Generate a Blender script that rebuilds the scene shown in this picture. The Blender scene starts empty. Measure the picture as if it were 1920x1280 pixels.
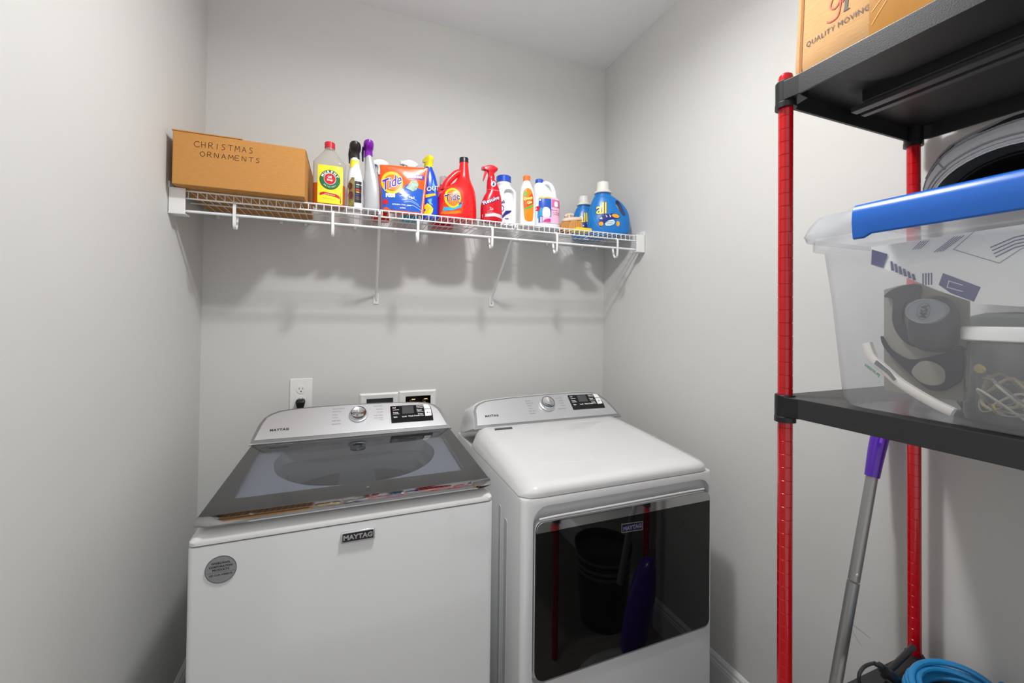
import bpy, bmesh, math, random
from math import sin, cos, pi, radians
from mathutils import Vector, Matrix

random.seed(7)
C = bpy.context.scene.collection
sc = bpy.context.scene

# ------------------------------------------------------------------ camera, world, lights, exposure
F_PX, YAW, PIT, ROL, PX, PY = 780.76, .3734, -.0132, .0110, 960.0, 585.85
cy_, sy_ = cos(YAW), sin(YAW)
A = Matrix(((cy_, -sy_, 0), (0, 0, -1), (sy_, cy_, 0)))
B = Matrix(((1, 0, 0), (0, cos(PIT), -sin(PIT)), (0, sin(PIT), cos(PIT))))
D = Matrix(((cos(ROL), -sin(ROL), 0), (sin(ROL), cos(ROL), 0), (0, 0, 1)))
R = D @ B @ A
cam = bpy.data.objects.new('camera', bpy.data.cameras.new('camera'))
C.objects.link(cam)
cam.data.sensor_width = 36
cam.data.lens = F_PX / 1920 * 36
cam.data.shift_y = (PY - 640) / 1920
cam.data.clip_start = .02
rot = Matrix((R[0], -R[1], -R[2])).transposed()
cam.matrix_world = Matrix.Translation((0, 0, 1.38)) @ rot.to_4x4()
sc.camera = cam

world = bpy.data.worlds.new('world'); sc.world = world
world.use_nodes = True
world.node_tree.nodes['Background'].inputs[0].default_value = (1, 1, .995, 1)
world.node_tree.nodes['Background'].inputs[1].default_value = .95

def area(name, loc, size, power, rotx=0, col=(1, .995, .985), shape='DISK', rz=0):
    l = bpy.data.lights.new(name, 'AREA'); l.shape = shape; l.size = size; l.energy = power; l.color = col
    o = bpy.data.objects.new(name, l); C.objects.link(o); o.location = loc; o.rotation_euler = (rotx, 0, rz)
    return o
area('ceiling_lamp_light', (.39, .83, 2.53), .12, 17.2)

sc.view_settings.view_transform = 'Standard'
sc.view_settings.look = 'None'
sc.view_settings.gamma = 1
sc.view_settings.use_curve_mapping = False
sc.view_settings.exposure = .0

# ------------------------------------------------------------------ materials
def srgb(r, g, b):
    f = lambda c: c / 12.92 if c <= .04045 else ((c + .055) / 1.055) ** 2.4
    return (f(r / 255), f(g / 255), f(b / 255), 1)
MATS = {}
def mat(name, col, rough=.5, metal=0, bump=0, scale=200, spec=.5, coat=0, vary=0, vscale=8, trans=0, ior=1.45, stretch=None):
    if name in MATS: return MATS[name]
    m = bpy.data.materials.new(name); m.use_nodes = True
    nt = m.node_tree; b = nt.nodes['Principled BSDF']
    c = srgb(*col)
    b.inputs['Base Color'].default_value = c
    b.inputs['Roughness'].default_value = rough
    b.inputs['Metallic'].default_value = metal
    b.inputs['Specular IOR Level'].default_value = spec
    b.inputs['Coat Weight'].default_value = coat
    b.inputs['Transmission Weight'].default_value = trans
    b.inputs['IOR'].default_value = ior
    if bump or vary:
        tc = nt.nodes.new('ShaderNodeTexCoord')
        mp = nt.nodes.new('ShaderNodeMapping')
        nt.links.new(tc.outputs['Object'], mp.inputs['Vector'])
        if stretch: mp.inputs['Scale'].default_value = stretch
    if bump:
        n = nt.nodes.new('ShaderNodeTexNoise'); n.inputs['Scale'].default_value = scale; n.inputs['Detail'].default_value = 3
        nt.links.new(mp.outputs[0], n.inputs['Vector'])
        bp = nt.nodes.new('ShaderNodeBump'); bp.inputs['Strength'].default_value = bump; bp.inputs['Distance'].default_value = .001
        nt.links.new(n.outputs[0], bp.inputs['Height']); nt.links.new(bp.outputs[0], b.inputs['Normal'])
    if vary:
        n = nt.nodes.new('ShaderNodeTexNoise'); n.inputs['Scale'].default_value = vscale; n.inputs['Detail'].default_value = 5
        nt.links.new(mp.outputs[0], n.inputs['Vector'])
        r = nt.nodes.new('ShaderNodeValToRGB')
        r.color_ramp.elements[0].position = .3; r.color_ramp.elements[1].position = .7
        r.color_ramp.elements[0].color = tuple(x * (1 - vary) for x in c[:3]) + (1,)
        r.color_ramp.elements[1].color = tuple(min(1, x * (1 + vary)) for x in c[:3]) + (1,)
        nt.links.new(n.outputs[0], r.inputs[0]); nt.links.new(r.outputs[0], b.inputs['Base Color'])
    MATS[name] = m
    return m

def thin_glass(name, tint, refl=1.0, milk=0, milkcol=(235, 238, 240), rough=.02, ior=1.5, tlrough=0):
    """thin transparent sheet: tinted see-through + fresnel gloss + optional milky scatter"""
    if name in MATS: return MATS[name]
    m = bpy.data.materials.new(name); m.use_nodes = True
    nt = m.node_tree; nt.nodes.clear()
    out = nt.nodes.new('ShaderNodeOutputMaterial')
    tr = nt.nodes.new('ShaderNodeBsdfTransparent'); tr.inputs[0].default_value = srgb(*tint)
    gl = nt.nodes.new('ShaderNodeBsdfGlossy'); gl.inputs['Roughness'].default_value = rough
    lw = nt.nodes.new('ShaderNodeLayerWeight'); lw.inputs[0].default_value = .5
    pw = nt.nodes.new('ShaderNodeMath'); pw.operation = 'POWER'; pw.inputs[1].default_value = 5
    f0 = ((ior - 1) / (ior + 1)) ** 2
    fr = nt.nodes.new('ShaderNodeMath'); fr.operation = 'MULTIPLY_ADD'; fr.inputs[1].default_value = 1 - f0; fr.inputs[2].default_value = f0
    nt.links.new(lw.outputs['Facing'], pw.inputs[0]); nt.links.new(pw.outputs[0], fr.inputs[0])
    base = tr
    if milk:
        df = nt.nodes.new('ShaderNodeBsdfDiffuse'); df.inputs[0].default_value = srgb(*milkcol)
        tl = nt.nodes.new('ShaderNodeBsdfTranslucent'); tl.inputs[0].default_value = srgb(*milkcol)
        m1 = nt.nodes.new('ShaderNodeMixShader'); m1.inputs[0].default_value = .5
        nt.links.new(df.outputs[0], m1.inputs[1]); nt.links.new(tl.outputs[0], m1.inputs[2])
        m2 = nt.nodes.new('ShaderNodeMixShader'); m2.inputs[0].default_value = milk
        nt.links.new(tr.outputs[0], m2.inputs[1]); nt.links.new(m1.outputs[0], m2.inputs[2])
        base = m2
    ms = nt.nodes.new('ShaderNodeMixShader')
    mu = nt.nodes.new('ShaderNodeMath'); mu.operation = 'MULTIPLY'; mu.inputs[1].default_value = refl
    nt.links.new(fr.outputs[0], mu.inputs[0]); nt.links.new(mu.outputs[0], ms.inputs[0])
    nt.links.new(base.outputs[0], ms.inputs[1]); nt.links.new(gl.outputs[0], ms.inputs[2])
    nt.links.new(ms.outputs[0], out.inputs[0])
    MATS[name] = m
    return m

WALL = mat('greige_wall_paint', (206, 206, 204), .75, bump=.12, scale=350, spec=.25, vary=.012, vscale=2)
CEIL = mat('ceiling_paint', (238, 240, 243), .9, bump=.1, scale=200, spec=.15)
FLOOR = mat('vinyl_floor', (128, 124, 120), .45, vary=.15, vscale=6, stretch=(1, 8, 1))
TRIM = mat('trim_paint', (222, 223, 224), .35)
ENAMEL = mat('white_enamel', (204, 205, 206), .18, coat=.3, spec=.5)
ENAMEL2 = mat('white_enamel_top', (212, 212, 212), .14, coat=.4)
WPLAST = mat('white_plastic', (232, 232, 230), .35)
WIREW = mat('white_vinyl_coated_wire', (232, 233, 234), .35)
CHROME = mat('chrome', (225, 226, 228), .06, 1)
SILVER = mat('silver_painted_panel', (206, 207, 210), .34, .65)
SILVERD = mat('dark_silver_rim', (150, 151, 152), .3, .7)
BLACKG = mat('black_gloss', (10, 10, 11), .05, spec=.5)
BLACKP = mat('black_plastic', (22, 22, 23), .4)
BLACKT = mat('black_textured_plastic', (40, 41, 43), .5, bump=.6, scale=700)
INK = mat('black_ink', (28, 26, 30), .6)
GREYINK = mat('grey_ink', (120, 121, 124), .6)
WHITEINK = mat('white_ink', (238, 238, 238), .5)
REDP = mat('red_powder_coat', (186, 2, 18), .22, coat=.4)
CARD = mat('cardboard', (192, 138, 78), .8, bump=.25, scale=160, vary=.07, vscale=60, stretch=(1, 1, 6), spec=.2)
CARD2 = mat('pale_cardboard', (188, 148, 102), .8, bump=.25, scale=120, vary=.07, vscale=40, stretch=(1, 1, 8), spec=.2)
TAPE = mat('brown_packing_tape', (172, 120, 50), .25, bump=.3, scale=30)

# ------------------------------------------------------------------ object helpers
def link(name, me, m, parent=None, smooth=True, angle=35, bevel=0, seg=2, label=None, kind=None):
    o = bpy.data.objects.new(name, me); C.objects.link(o)
    if m is not None and not me.materials: me.materials.append(m)
    if smooth:
        for p in me.polygons: p.use_smooth = True
        if not bevel: me.set_sharp_from_angle(angle=radians(angle))
    if bevel:
        b = o.modifiers.new('bevel', 'BEVEL'); b.width = bevel; b.segments = seg; b.limit_method = 'ANGLE'; b.angle_limit = radians(40)
        b.harden_normals = True
    if parent: o.parent = parent
    if label: o['label'] = label
    if kind: o['kind'] = kind
    return o

class M:
    """collects geometry; build() links ONE mesh object. Coordinates are the thing's own (local)."""
    def __init__(s): s.v = []; s.f = []
    def add(s, vs, fs):
        k = len(s.v); s.v += [tuple(v) for v in vs]; s.f += [tuple(i + k for i in f) for f in fs]; return s
    def box(s, x0, x1, y0, y1, z0, z1):
        return s.add([(x0, y0, z0), (x1, y0, z0), (x1, y1, z0), (x0, y1, z0), (x0, y0, z1), (x1, y0, z1), (x1, y1, z1), (x0, y1, z1)],
                     [(0, 3, 2, 1), (4, 5, 6, 7), (0, 1, 5, 4), (1, 2, 6, 5), (2, 3, 7, 6), (3, 0, 4, 7)])
    def rings(s, rs, cap0=True, cap1=True, closed=True):
        n = len(rs[0]); vs = [p for r in rs for p in r]; fs = []
        for i in range(len(rs) - 1):
            for j in range(n if closed else n - 1):
                a, b = i * n + j, i * n + (j + 1) % n
                fs.append((a, b, b + n, a + n))
        if cap0: fs.append(tuple(reversed(range(n))))
        if cap1: fs.append(tuple(range((len(rs) - 1) * n, len(rs) * n)))
        return s.add(vs, fs)
    def tube(s, path, r, n=10, cap=True, closed=False):
        P = [Vector(p) for p in path]; rs = []; up = None
        rad = r if isinstance(r, (list, tuple)) else [r] * len(P)
        for i, p in enumerate(P):
            if closed: t = P[(i + 1) % len(P)] - P[i - 1]
            else: t = (P[min(i + 1, len(P) - 1)] - P[max(i - 1, 0)])
            t.normalize()
            if up is None:
                up = Vector((0, 0, 1)) if abs(t.z) < .9 else Vector((1, 0, 0))
            a = up - t * up.dot(t); a.normalize(); up = a; b = t.cross(a)
            rs.append([p + (a * cos(2 * pi * k / n) + b * sin(2 * pi * k / n)) * rad[i] for k in range(n)])
        if closed: rs.append(rs[0]); cap = False
        return s.rings(rs, cap, cap)
    def lathe(s, prof, c=(0, 0, 0), axis='z', n=32, sx=1, sy=1):
        rs = []
        for r, z in prof:
            ring = []
            for k in range(n):
                a = 2 * pi * k / n; u, w = r * cos(a) * sx, r * sin(a) * sy
                p = {'z': (u, w, z), 'y': (u, z, -w), 'x': (z, u, w)}[axis]
                ring.append((c[0] + p[0], c[1] + p[1], c[2] + p[2]))
            rs.append(ring)
        return s.rings(rs)
    def prism(s, poly, fn, d0, d1):
        """poly: 2D outline; fn(u, v, d) -> point"""
        n = len(poly)
        return s.rings([[fn(u, v, d0) for u, v in poly], [fn(u, v, d1) for u, v in poly]])
    def build(s, name, m, parent=None, **k):
        me = bpy.data.meshes.new(name); me.from_pydata(s.v, [], s.f)
        bm = bmesh.new(); bm.from_mesh(me); bmesh.ops.recalc_face_normals(bm, faces=bm.faces); bm.to_mesh(me); bm.free()
        return link(name, me, m, parent, **k)

def tag(o, label, cat, group=None):
    o['label'] = label; o['category'] = cat
    if group: o['group'] = group
    return o
def thing(name, label, cat, loc=(0, 0, 0), rz=0, group=None):
    o = bpy.data.objects.new(name, None); C.objects.link(o); o.location = loc; o.rotation_euler = (0, 0, rz)
    o.empty_display_size = .05
    return tag(o, label, cat, group)
def struct(o): o['kind'] = 'structure'; return o

def rrect(x0, x1, y0, y1, r, n=6):
    """rounded rectangle outline; r = number or 4 radii (bl, br, tr, tl)"""
    rr = r if isinstance(r, (tuple, list)) else (r,) * 4
    out = []
    for (cx, cy, a0, q) in ((x0, y0, pi, rr[0]), (x1, y0, 1.5 * pi, rr[1]), (x1, y1, 0, rr[2]), (x0, y1, .5 * pi, rr[3])):
        sx = 1 if cx == x0 else -1; sy = 1 if cy == y0 else -1
        for k in range(n + 1):
            a = a0 + k / n * pi / 2
            out.append((cx + sx * q + q * cos(a), cy + sy * q + q * sin(a)))
    return out
def ell(cx, cz, a, b, n=40, rot=0):
    return [(cx + a * cos(t) * cos(rot) - b * sin(t) * sin(rot), cz + a * cos(t) * sin(rot) + b * sin(t) * cos(rot)) for t in [2 * pi * k / n for k in range(n)]]
def smooth_path(pts, n=8, closed=False):
    P = [Vector(p) for p in pts]; out = []
    L = len(P); rng = L if closed else L - 1
    for i in range(rng):
        g = (lambda k: P[k % L]) if closed else (lambda k: P[max(0, min(L - 1, k))])
        p0, p1, p2, p3 = g(i - 1), g(i), g(i + 1), g(i + 2)
        for k in range(n):
            t = k / n
            out.append(.5 * ((2 * p1) + (p2 - p0) * t + (2 * p0 - 5 * p1 + 4 * p2 - p3) * t * t + (3 * p1 - p0 - 3 * p2 + p3) * t ** 3))
    if not closed: out.append(P[-1])
    return [tuple(p) for p in out]
def sm2(pts, n=6, closed=True):
    return [(p[0], p[1]) for p in smooth_path([(a, b, 0) for a, b in pts], n, closed)]

def boolean(o, cutter, op='DIFFERENCE'):
    md = o.modifiers.new('b', 'BOOLEAN'); md.operation = op; md.object = cutter; md.solver = 'EXACT'
    bpy.context.view_layer.update()
    dg = bpy.context.evaluated_depsgraph_get()
    me = bpy.data.meshes.new_from_object(o.evaluated_get(dg), depsgraph=dg)
    o.modifiers.clear(); o.data = me
    for p in me.polygons: p.use_smooth = True
    me.set_sharp_from_angle(angle=radians(35))
    bpy.data.objects.remove(cutter, do_unlink=True)
    return o

# ---- prints (decals): 2D shapes mapped on a surface by fn(u, v, d)
def text_geo(s, size, bold=0, align='LEFT', shear=0, space=1, sx=1):
    cu = bpy.data.curves.new('t', 'FONT'); cu.body = s; cu.size = size; cu.offset = bold; cu.align_x = align; cu.shear = shear
    cu.space_character = space; cu.resolution_u = 2
    o = bpy.data.objects.new('t', cu); C.objects.link(o)
    dg = bpy.context.evaluated_depsgraph_get(); me = bpy.data.meshes.new_from_object(o.evaluated_get(dg), depsgraph=dg)
    vs = [(v.co.x * sx, v.co.y) for v in me.vertices]; fs = [tuple(p.vertices) for p in me.polygons]
    bpy.data.objects.remove(o, do_unlink=True); bpy.data.curves.remove(cu); bpy.data.meshes.remove(me)
    return vs, fs
class Print:
    def __init__(s): s.v = []; s.f = []
    def add(s, vs, fs): k = len(s.v); s.v += vs; s.f += [tuple(i + k for i in f) for f in fs]; return s
    def poly(s, pts): return s.add(list(pts), [tuple(range(len(pts)))])
    def rect(s, x0, x1, z0, z1): return s.poly([(x0, z0), (x1, z0), (x1, z1), (x0, z1)])
    def ring(s, cx, cz, a, b, w, n=40, rot=0, a0=0, a1=2 * pi):
        vs = []; m = n + 1
        for k in range(m):
            t = a0 + (a1 - a0) * k / n
            for q in (0, w):
                u, v = (a - q) * cos(t), (b - q) * sin(t)
                vs.append((cx + u * cos(rot) - v * sin(rot), cz + u * sin(rot) + v * cos(rot)))
        return s.add(vs, [(2 * k, 2 * k + 1, 2 * k + 3, 2 * k + 2) for k in range(n)])
    def text(s, t, x, z, size, bold=0, align='LEFT', shear=0, rot=0, space=1, sx=1):
        vs, fs = text_geo(t, size, bold, align, shear, space, sx)
        return s.add([(x + a * cos(rot) - b * sin(rot), z + a * sin(rot) + b * cos(rot)) for a, b in vs], fs)
    def arctext(s, t, cx, cz, r, size, a0, a1, bold=0, rx=1):
        for k, ch in enumerate(t):
            a = a0 + (a1 - a0) * (k + .5) / len(t)
            s.text(ch, cx + r * rx * cos(a), cz + r * sin(a), size, bold, 'CENTER', rot=a - pi / 2)
        return s
    def stroke(s, pts, w):
        for (a, b) in zip(pts[:-1], pts[1:]):
            d = Vector((b[0] - a[0], b[1] - a[1])); L = d.length
            if L < 1e-9: continue
            d /= L; n = Vector((-d.y, d.x)) * w / 2; e = d * w * .3
            s.poly([(a[0] - n.x - e.x, a[1] - n.y - e.y), (b[0] - n.x + e.x, b[1] - n.y + e.y), (b[0] + n.x + e.x, b[1] + n.y + e.y), (a[0] + n.x - e.x, a[1] + n.y - e.y)])
        return s
    def build(s, name, m, parent, fn, d=.0004, cuts=0, label=None):
        bm = bmesh.new(); vv = [bm.verts.new((a, b, 0)) for a, b in s.v]
        for f in s.f:
            try: bm.faces.new([vv[i] for i in f])
            except ValueError: pass
        if cuts:
            bmesh.ops.triangulate(bm, faces=[f for f in bm.faces if len(f.verts) > 4])
            bmesh.ops.subdivide_edges(bm, edges=bm.edges[:], cuts=cuts, use_grid_fill=True)
        for v in bm.verts: v.co = Vector(fn(v.co.x, v.co.y, d))
        me = bpy.data.meshes.new(name); bm.to_mesh(me); bm.free()
        return link(name, me, m, parent, label=label)

# ================================================================== THE ROOM
XL, XR, YB, YF, ZC = -.534, 1.304, 1.95, -.55, 2.763
T = .12
def slab(name, x0, x1, y0, y1, z0, z1, m):
    return struct(M().box(x0, x1, y0, y1, z0, z1).build(name, m, smooth=False))
slab('floor', XL - T, XR + T, YF - T, YB + T, -.1, 0, FLOOR)
slab('ceiling', XL - T, XR + T, YF - T, YB + T, ZC, ZC + .1, CEIL)
wb = slab('wall_back', XL - T, XR + T, YB, YB + T, 0, ZC, WALL)
cut = M().box(.078, .192, YB - .05, YB + .07, .90, 1.0165).build('c', None); boolean(wb, cut)
cut = M().box(.246, .360, YB - .05, YB + .07, .90, 1.0185).build('c', None); boolean(wb, cut)
slab('wall_left', XL - T, XL, YF - T, YB, 0, ZC, WALL)
slab('wall_right', XR, XR + T, YF - T, YB, 0, ZC, WALL)
# front wall left out so that even world light fills the closet
def baseboard(name, a, b, side):
    # profile in (depth, z)
    prof = [(0, 0), (.013, 0), (.013, .095), (.0115, .099), (.0115, .106), (.009, .110), (.009, .121), (.005, .128), (.002, .132), (0, .133)]
    m = M()
    if side == 'L': f = lambda d, z, t: (XL + d, t, z)
    elif side == 'R': f = lambda d, z, t: (XR - d, t, z)
    else: f = lambda d, z, t: (t, YB - d, z)
    m.prism(prof, f, a, b)
    return struct(m.build(name, TRIM, angle=20))
baseboard('baseboard_left', YF, YB, 'L'); baseboard('baseboard_right', YF, YB, 'R'); baseboard('baseboard_back', XL + .013, XR - .013, 'B')
# ceiling light (above the frame; seen as the highlight on the dials and lids)
t = thing('ceiling_light', 'white round flush ceiling lamp above the washer', 'lamp', (.39, .83, ZC))
M().lathe([(.0, 0), (.07, 0), (.07, -.015), (.02, -.03), (.012, -.04), (.012, -.17), (0, -.17)]).build('lamp_base', WPLAST, t)
dm = mat('frosted_lamp_glass', (250, 248, 240), .4)
dm.node_tree.nodes['Principled BSDF'].inputs['Emission Color'].default_value = (1, .99, .97, 1)
dm.node_tree.nodes['Principled BSDF'].inputs['Emission Strength'].default_value = 20
M().lathe([(0, -.150), (.145, -.140), (.15, -.155), (.135, -.185), (.10, -.208), (.05, -.222), (0, -.225)]).build('diffuser', dm, t)

# ================================================================== WASHER
def plane_fn(y0, z0, y1, z1, org):
    """inclined plane containing X; u = world x, v = distance up the slope, d = off the surface"""
    L = math.hypot(y1 - y0, z1 - z0); dy, dz = (y1 - y0) / L, (z1 - z0) / L
    return lambda u, v, d: (u - org[0], y0 + dy * v - dz * d - org[1], z0 + dz * v + dy * d - org[2])

def make_washer():
    ox, oy = .031, 1.45
    t = thing('washing_machine', 'white top-loading washing machine with dark glass lid, left of the dryer', 'washing machine', (ox, oy, 0))
    x0, x1, y0, y1 = -.319 - ox, .381 - ox, 1.10 - oy, 1.80 - oy
    m = M(); poly = rrect(x0, x1, y0, y1, .012, 4)
    m.rings([[(x, y, .02) for x, y in poly], [(x, y, .868) for x, y in poly], [(x * .996, y * .996, .8715) for x, y in poly]])
    cab = m.build('cabinet', ENAMEL, t)
    for fx in (x0 + .05, x1 - .05):
        for fy in (y0 + .05, y1 - .05):
            M().lathe([(.018, 0), (.018, .012), (.01, .02)], (fx, fy, 0), n=12).build('foot', BLACKP, t)
    # top deck with rounded edge and the well
    rows = [(.8745, 0, 0), (.882, 0, .15), (.889, .004, .35), (.896, .011, .6), (.901, .020, .8), (.904, .032, 1)]
    rs = []
    for z, ins, w in rows:
        p = rrect(x0 + ins, x1 - ins, y0 + ins * 1.1, y1 - .01, .016 + ins * .3, 5)
        rs.append([(x, y, z + w * .062 * (y - y0)) for x, y in p])
    deck = M().rings(rs).build('top_deck', ENAMEL2, t, angle=50)
    op = sm2([(-.238, .01), (-.212, -.09), (-.13, -.175), (0, -.205), (.13, -.185), (.215, -.115), (.248, -.02), (.238, .06), (.20, .115), (0, .135), (-.20, .12), (-.23, .07)], 5)
    cut = M().prism(op, lambda u, v, d: (u, v, d), .86, 1.0).build('c', None); cut.parent = t; bpy.context.view_layer.update(); boolean(deck, cut)
    cut = M().prism([(x * 1.03, y * 1.03) for x, y in op], lambda u, v, d: (u, v, d), .55, .95).build('c', None); cut.parent = t; bpy.context.view_layer.update(); boolean(cab, cut)
    cab.data.materials.clear(); cab.data.materials.append(ENAMEL)
    deck.data.materials.clear(); deck.data.materials.append(ENAMEL2)
    # basket: rim ring + stainless wall + agitator plate
    W2 = mat('grey_tub_plastic', (140, 141, 140), .4); W3 = mat('dark_basket_steel', (92, 93, 92), .35, .4)
    rs = []
    for s_, z in ((1.0, .876), (.985, .86), (.93, .845), (.92, .80), (.90, .70), (.89, .62)):
        rs.append([(x * s_, y * s_ + .0, z + (y + .15) * .05) for x, y in op])
    M().rings(rs, False, False).build('basket_rim', W2, t)
    M().lathe([(.001, .60), (.22, .60), (.225, .62), (.225, .83), (.215, .835), (.215, .625), (.001, .61)], (0, -.03, 0), n=40, sy=.74).build('basket', W3, t)
    # lid
    zl = lambda y: .915 + (y - y0) * .062
    fl = lambda u, v, d: (u, v, zl(v) + d)
    out_ = [(-.308 - ox, 1.124 - oy), (.368 - ox + .008, 1.124 - oy), (.366 - ox, 1.588 - oy), (-.289 - ox, 1.588 - oy)]
    win = rrect(-.258 - ox, .328 - ox, 1.20 - oy, 1.55 - oy, .012, 4)
    # frame = ring between outline and window, glass printed dark from below
    N = len(win); outer = []
    cx, cy = sum(p[0] for p in win) / N, sum(p[1] for p in win) / N
    def on_outline(px, py):
        fx = (px - cx); fy = (py - cy); best = 9
        for (a, b) in zip(out_, out_[1:] + out_[:1]):
            ex, ey = b[0] - a[0], b[1] - a[1]; den = fx * ey - fy * ex
            if abs(den) < 1e-9: continue
            k = ((a[0] - cx) * ey - (a[1] - cy) * ex) / den
            if 0 < k < best: best = k
        return (cx + fx * best, cy + fy * best)
    outer = [on_outline(*p) for p in win]
    # snap the nearest outer points to the true corners
    for c_ in out_:
        j = min(range(N), key=lambda i: (outer[i][0] - c_[0]) ** 2 + (outer[i][1] - c_[1]) ** 2); outer[j] = c_
    vs = [fl(*p, .010) for p in outer] + [fl(*p, .010) for p in win] + [fl(*p, 0) for p in outer] + [fl(*p, 0) for p in win]
    fs = []
    for i in range(N):
        j = (i + 1) % N
        fs += [(i, j, N + j, N + i), (2 * N + i, 3 * N + i, 3 * N + j, 2 * N + j), (i, 2 * N + i, 2 * N + j, j), (N + i, N + j, 3 * N + j, 3 * N + i)]
    LG = mat('dark_grey_lid_glass', (50, 50, 51), .035, spec=.45)
    lf = M().add(vs, fs).build('lid', LG, t, smooth=False)
    G = thin_glass('smoked_lid_glass', (214, 217, 223), 1.2, rough=.015, ior=1.5)
    M().prism([(a * 1.0, b) for a, b in rrect(-.262 - ox, .332 - ox, 1.196 - oy, 1.554 - oy, .012, 4)], fl, .0092, .0098).build('lid_glass', G, lf, smooth=False)
    M().box(.02 - ox + .03, .027 - ox + .03, 1.165 - oy, 1.170 - oy, zl(1.167 - oy) + .0098, zl(1.167 - oy) + .0107).build('lid_mark', GREYINK, lf)
    # chrome front strip, sloping, with a lip under it
    xa, xb = -.310 - ox, .378 - ox
    prof = [(1.1245, .0115), (1.122, .0112), (1.102, .0035), (1.0985, -.001), (1.0985, -.0035), (1.102, -.006), (1.125, -.006), (1.1245, .0)]
    rs = []
    nseg = 24
    for k in range(nseg + 1):
        s_ = k / nseg; x = xa + (xb - xa) * s_
        e = min(s_, 1 - s_) * nseg
        sh = .012 * max(0, 1 - e / 1.2) ** 2
        rs.append([(x, (y - oy) + (sh if y < 1.12 else 0), zl(y0) + .0015 + z) for y, z in prof])
    M().rings(rs).build('lid_trim', mat('tinted_chrome', (158, 158, 160), .05, 1), lf, angle=30)
    # logo line printed at the rear left of the lid
    p = Print(); p.text('bulk  capacity', -.243 - ox, 1.563 - oy, .013, .0002, sx=1.1).build('lid_print', GREYINK, lf, fl, .0106)
    # console
    pf = plane_fn(1.588, .954, 1.713, 1.057, (ox, oy, 0))
    oo = [(-.2975, 0.002), (-.292, .035), (-.282, .078), (-.270, .105), (-.252, .1225), (-.225, .1345), (-.19, .1395), (-.128, .1435), (.0, .1455), (.168, .142), (.262, .136), (.300, .130), (.325, .118), (.345, .098), (.357, .063), (.367, .024), (.374, 0.0)]
    m = M()
    n = len(oo)
    r0 = [pf(u, v, 0) for u, v in oo]; r1 = [pf(u, v, -.004) for u, v in oo]
    r2 = [(x * .995, y + .02, z - .004) for x, y, z in r0]; r3 = [(x * .98, .36, max(.91, z - .03)) for x, y, z in r0]
    r3[0] = (r3[0][0], .36, .90); r3[-1] = (r3[-1][0], .36, .90)
    m.rings([r0, r1, r2, r3]).build('console', SILVERD, t, angle=30)
    ii = [(-.2865, .016), (-.281, .040), (-.270, .084), (-.259, .108), (-.243, .1185), (-.222, .128), (-.19, .1335), (-.128, .138), (.0, .1405), (.168, .1365), (.262, .130), (.296, .124), (.317, .113), (.334, .094), (.347, .060), (.357, .026), (.3605, .014)]
    M().prism(ii, pf, -.001, .0022).build('control_panel', SILVER, t, bevel=.0012)
    M().prism([(-.2985, -.002), (.375, -.003), (.374, .0022), (-.2975, .003)], pf, -.004, .003).build('console_strip', CHROME, t)
    dial(t, pf, .039, .089, .0335)
    p = Print(); p.text('MAYTAG', -.245, .047, .0125, .0006, space=1.15, sx=1.05).build('lettering', INK, t, pf, .0026)
    p = Print()
    for s_, v in (('Normal Whites', .1235), ('Heavy Duty', .110), ('Whites', .096), ('Towels', .083), ('Bulky Items', .069), ('Powerwash', .0545)):
        p.text(s_, -.051, v, .0065, .00005)
    p.build('cycle_lettering', GREYINK, t, pf, .0026); p = Print()
    for s_, v in (('Quick Wash', .1235), ('Delicates', .1085), ('Wrinkle', .094), ('Deep Water', .080), ('Rinse & Spin', .068), ('Clean', .0595)):
        p.text(s_, .127, v, .0065, .00005, 'RIGHT')
    p.build('cycle_lettering', GREYINK, t, pf, .0026)
    display(t, pf, .1545, .313, .0395, .1205)
    # badge on the front
    ff = lambda u, v, d: (u - ox, 1.0995 - d - oy, v)
    b = M().prism(rrect(-.0095, .0685, .8275, .8545, .002, 2), ff, 0, .004).build('badge', CHROME, t, bevel=.001)
    M().prism(rrect(-.006, .065, .831, .851, .001, 2), ff, .004, .0043).build('badge_field', INK, b)
    Print().text('MAYTAG', .0295, .8355, .0155, .0007, 'CENTER', sx=1.08).build('badge_lettering', CHROME, b, ff, .0048)
    k = M().prism(ell(-.2555, .8165, .030, .030), ff, 0, .0008).build('round_sticker', mat('brushed_sticker', (150, 151, 153), .35, .6), t)
    p = Print()
    p.text('WHIRLPOOL', -.2555, .829, .0062, .0002, 'CENTER').text('CORPORATION', -.2555, .8215, .0062, .0002, 'CENTER').text('PRODUCTS', -.2555, .8145, .0062, .0002, 'CENTER')
    p.rect(-.281, -.230, .8110, .8114).text('SEE OUR WEBSITE', -.2555, .8035, .0055, .0001, 'CENTER')
    p.ring(-.2555, .8165, .0298, .0298, .0008).build('sticker_lettering', INK, k, ff, .0011)
    return t

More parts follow.
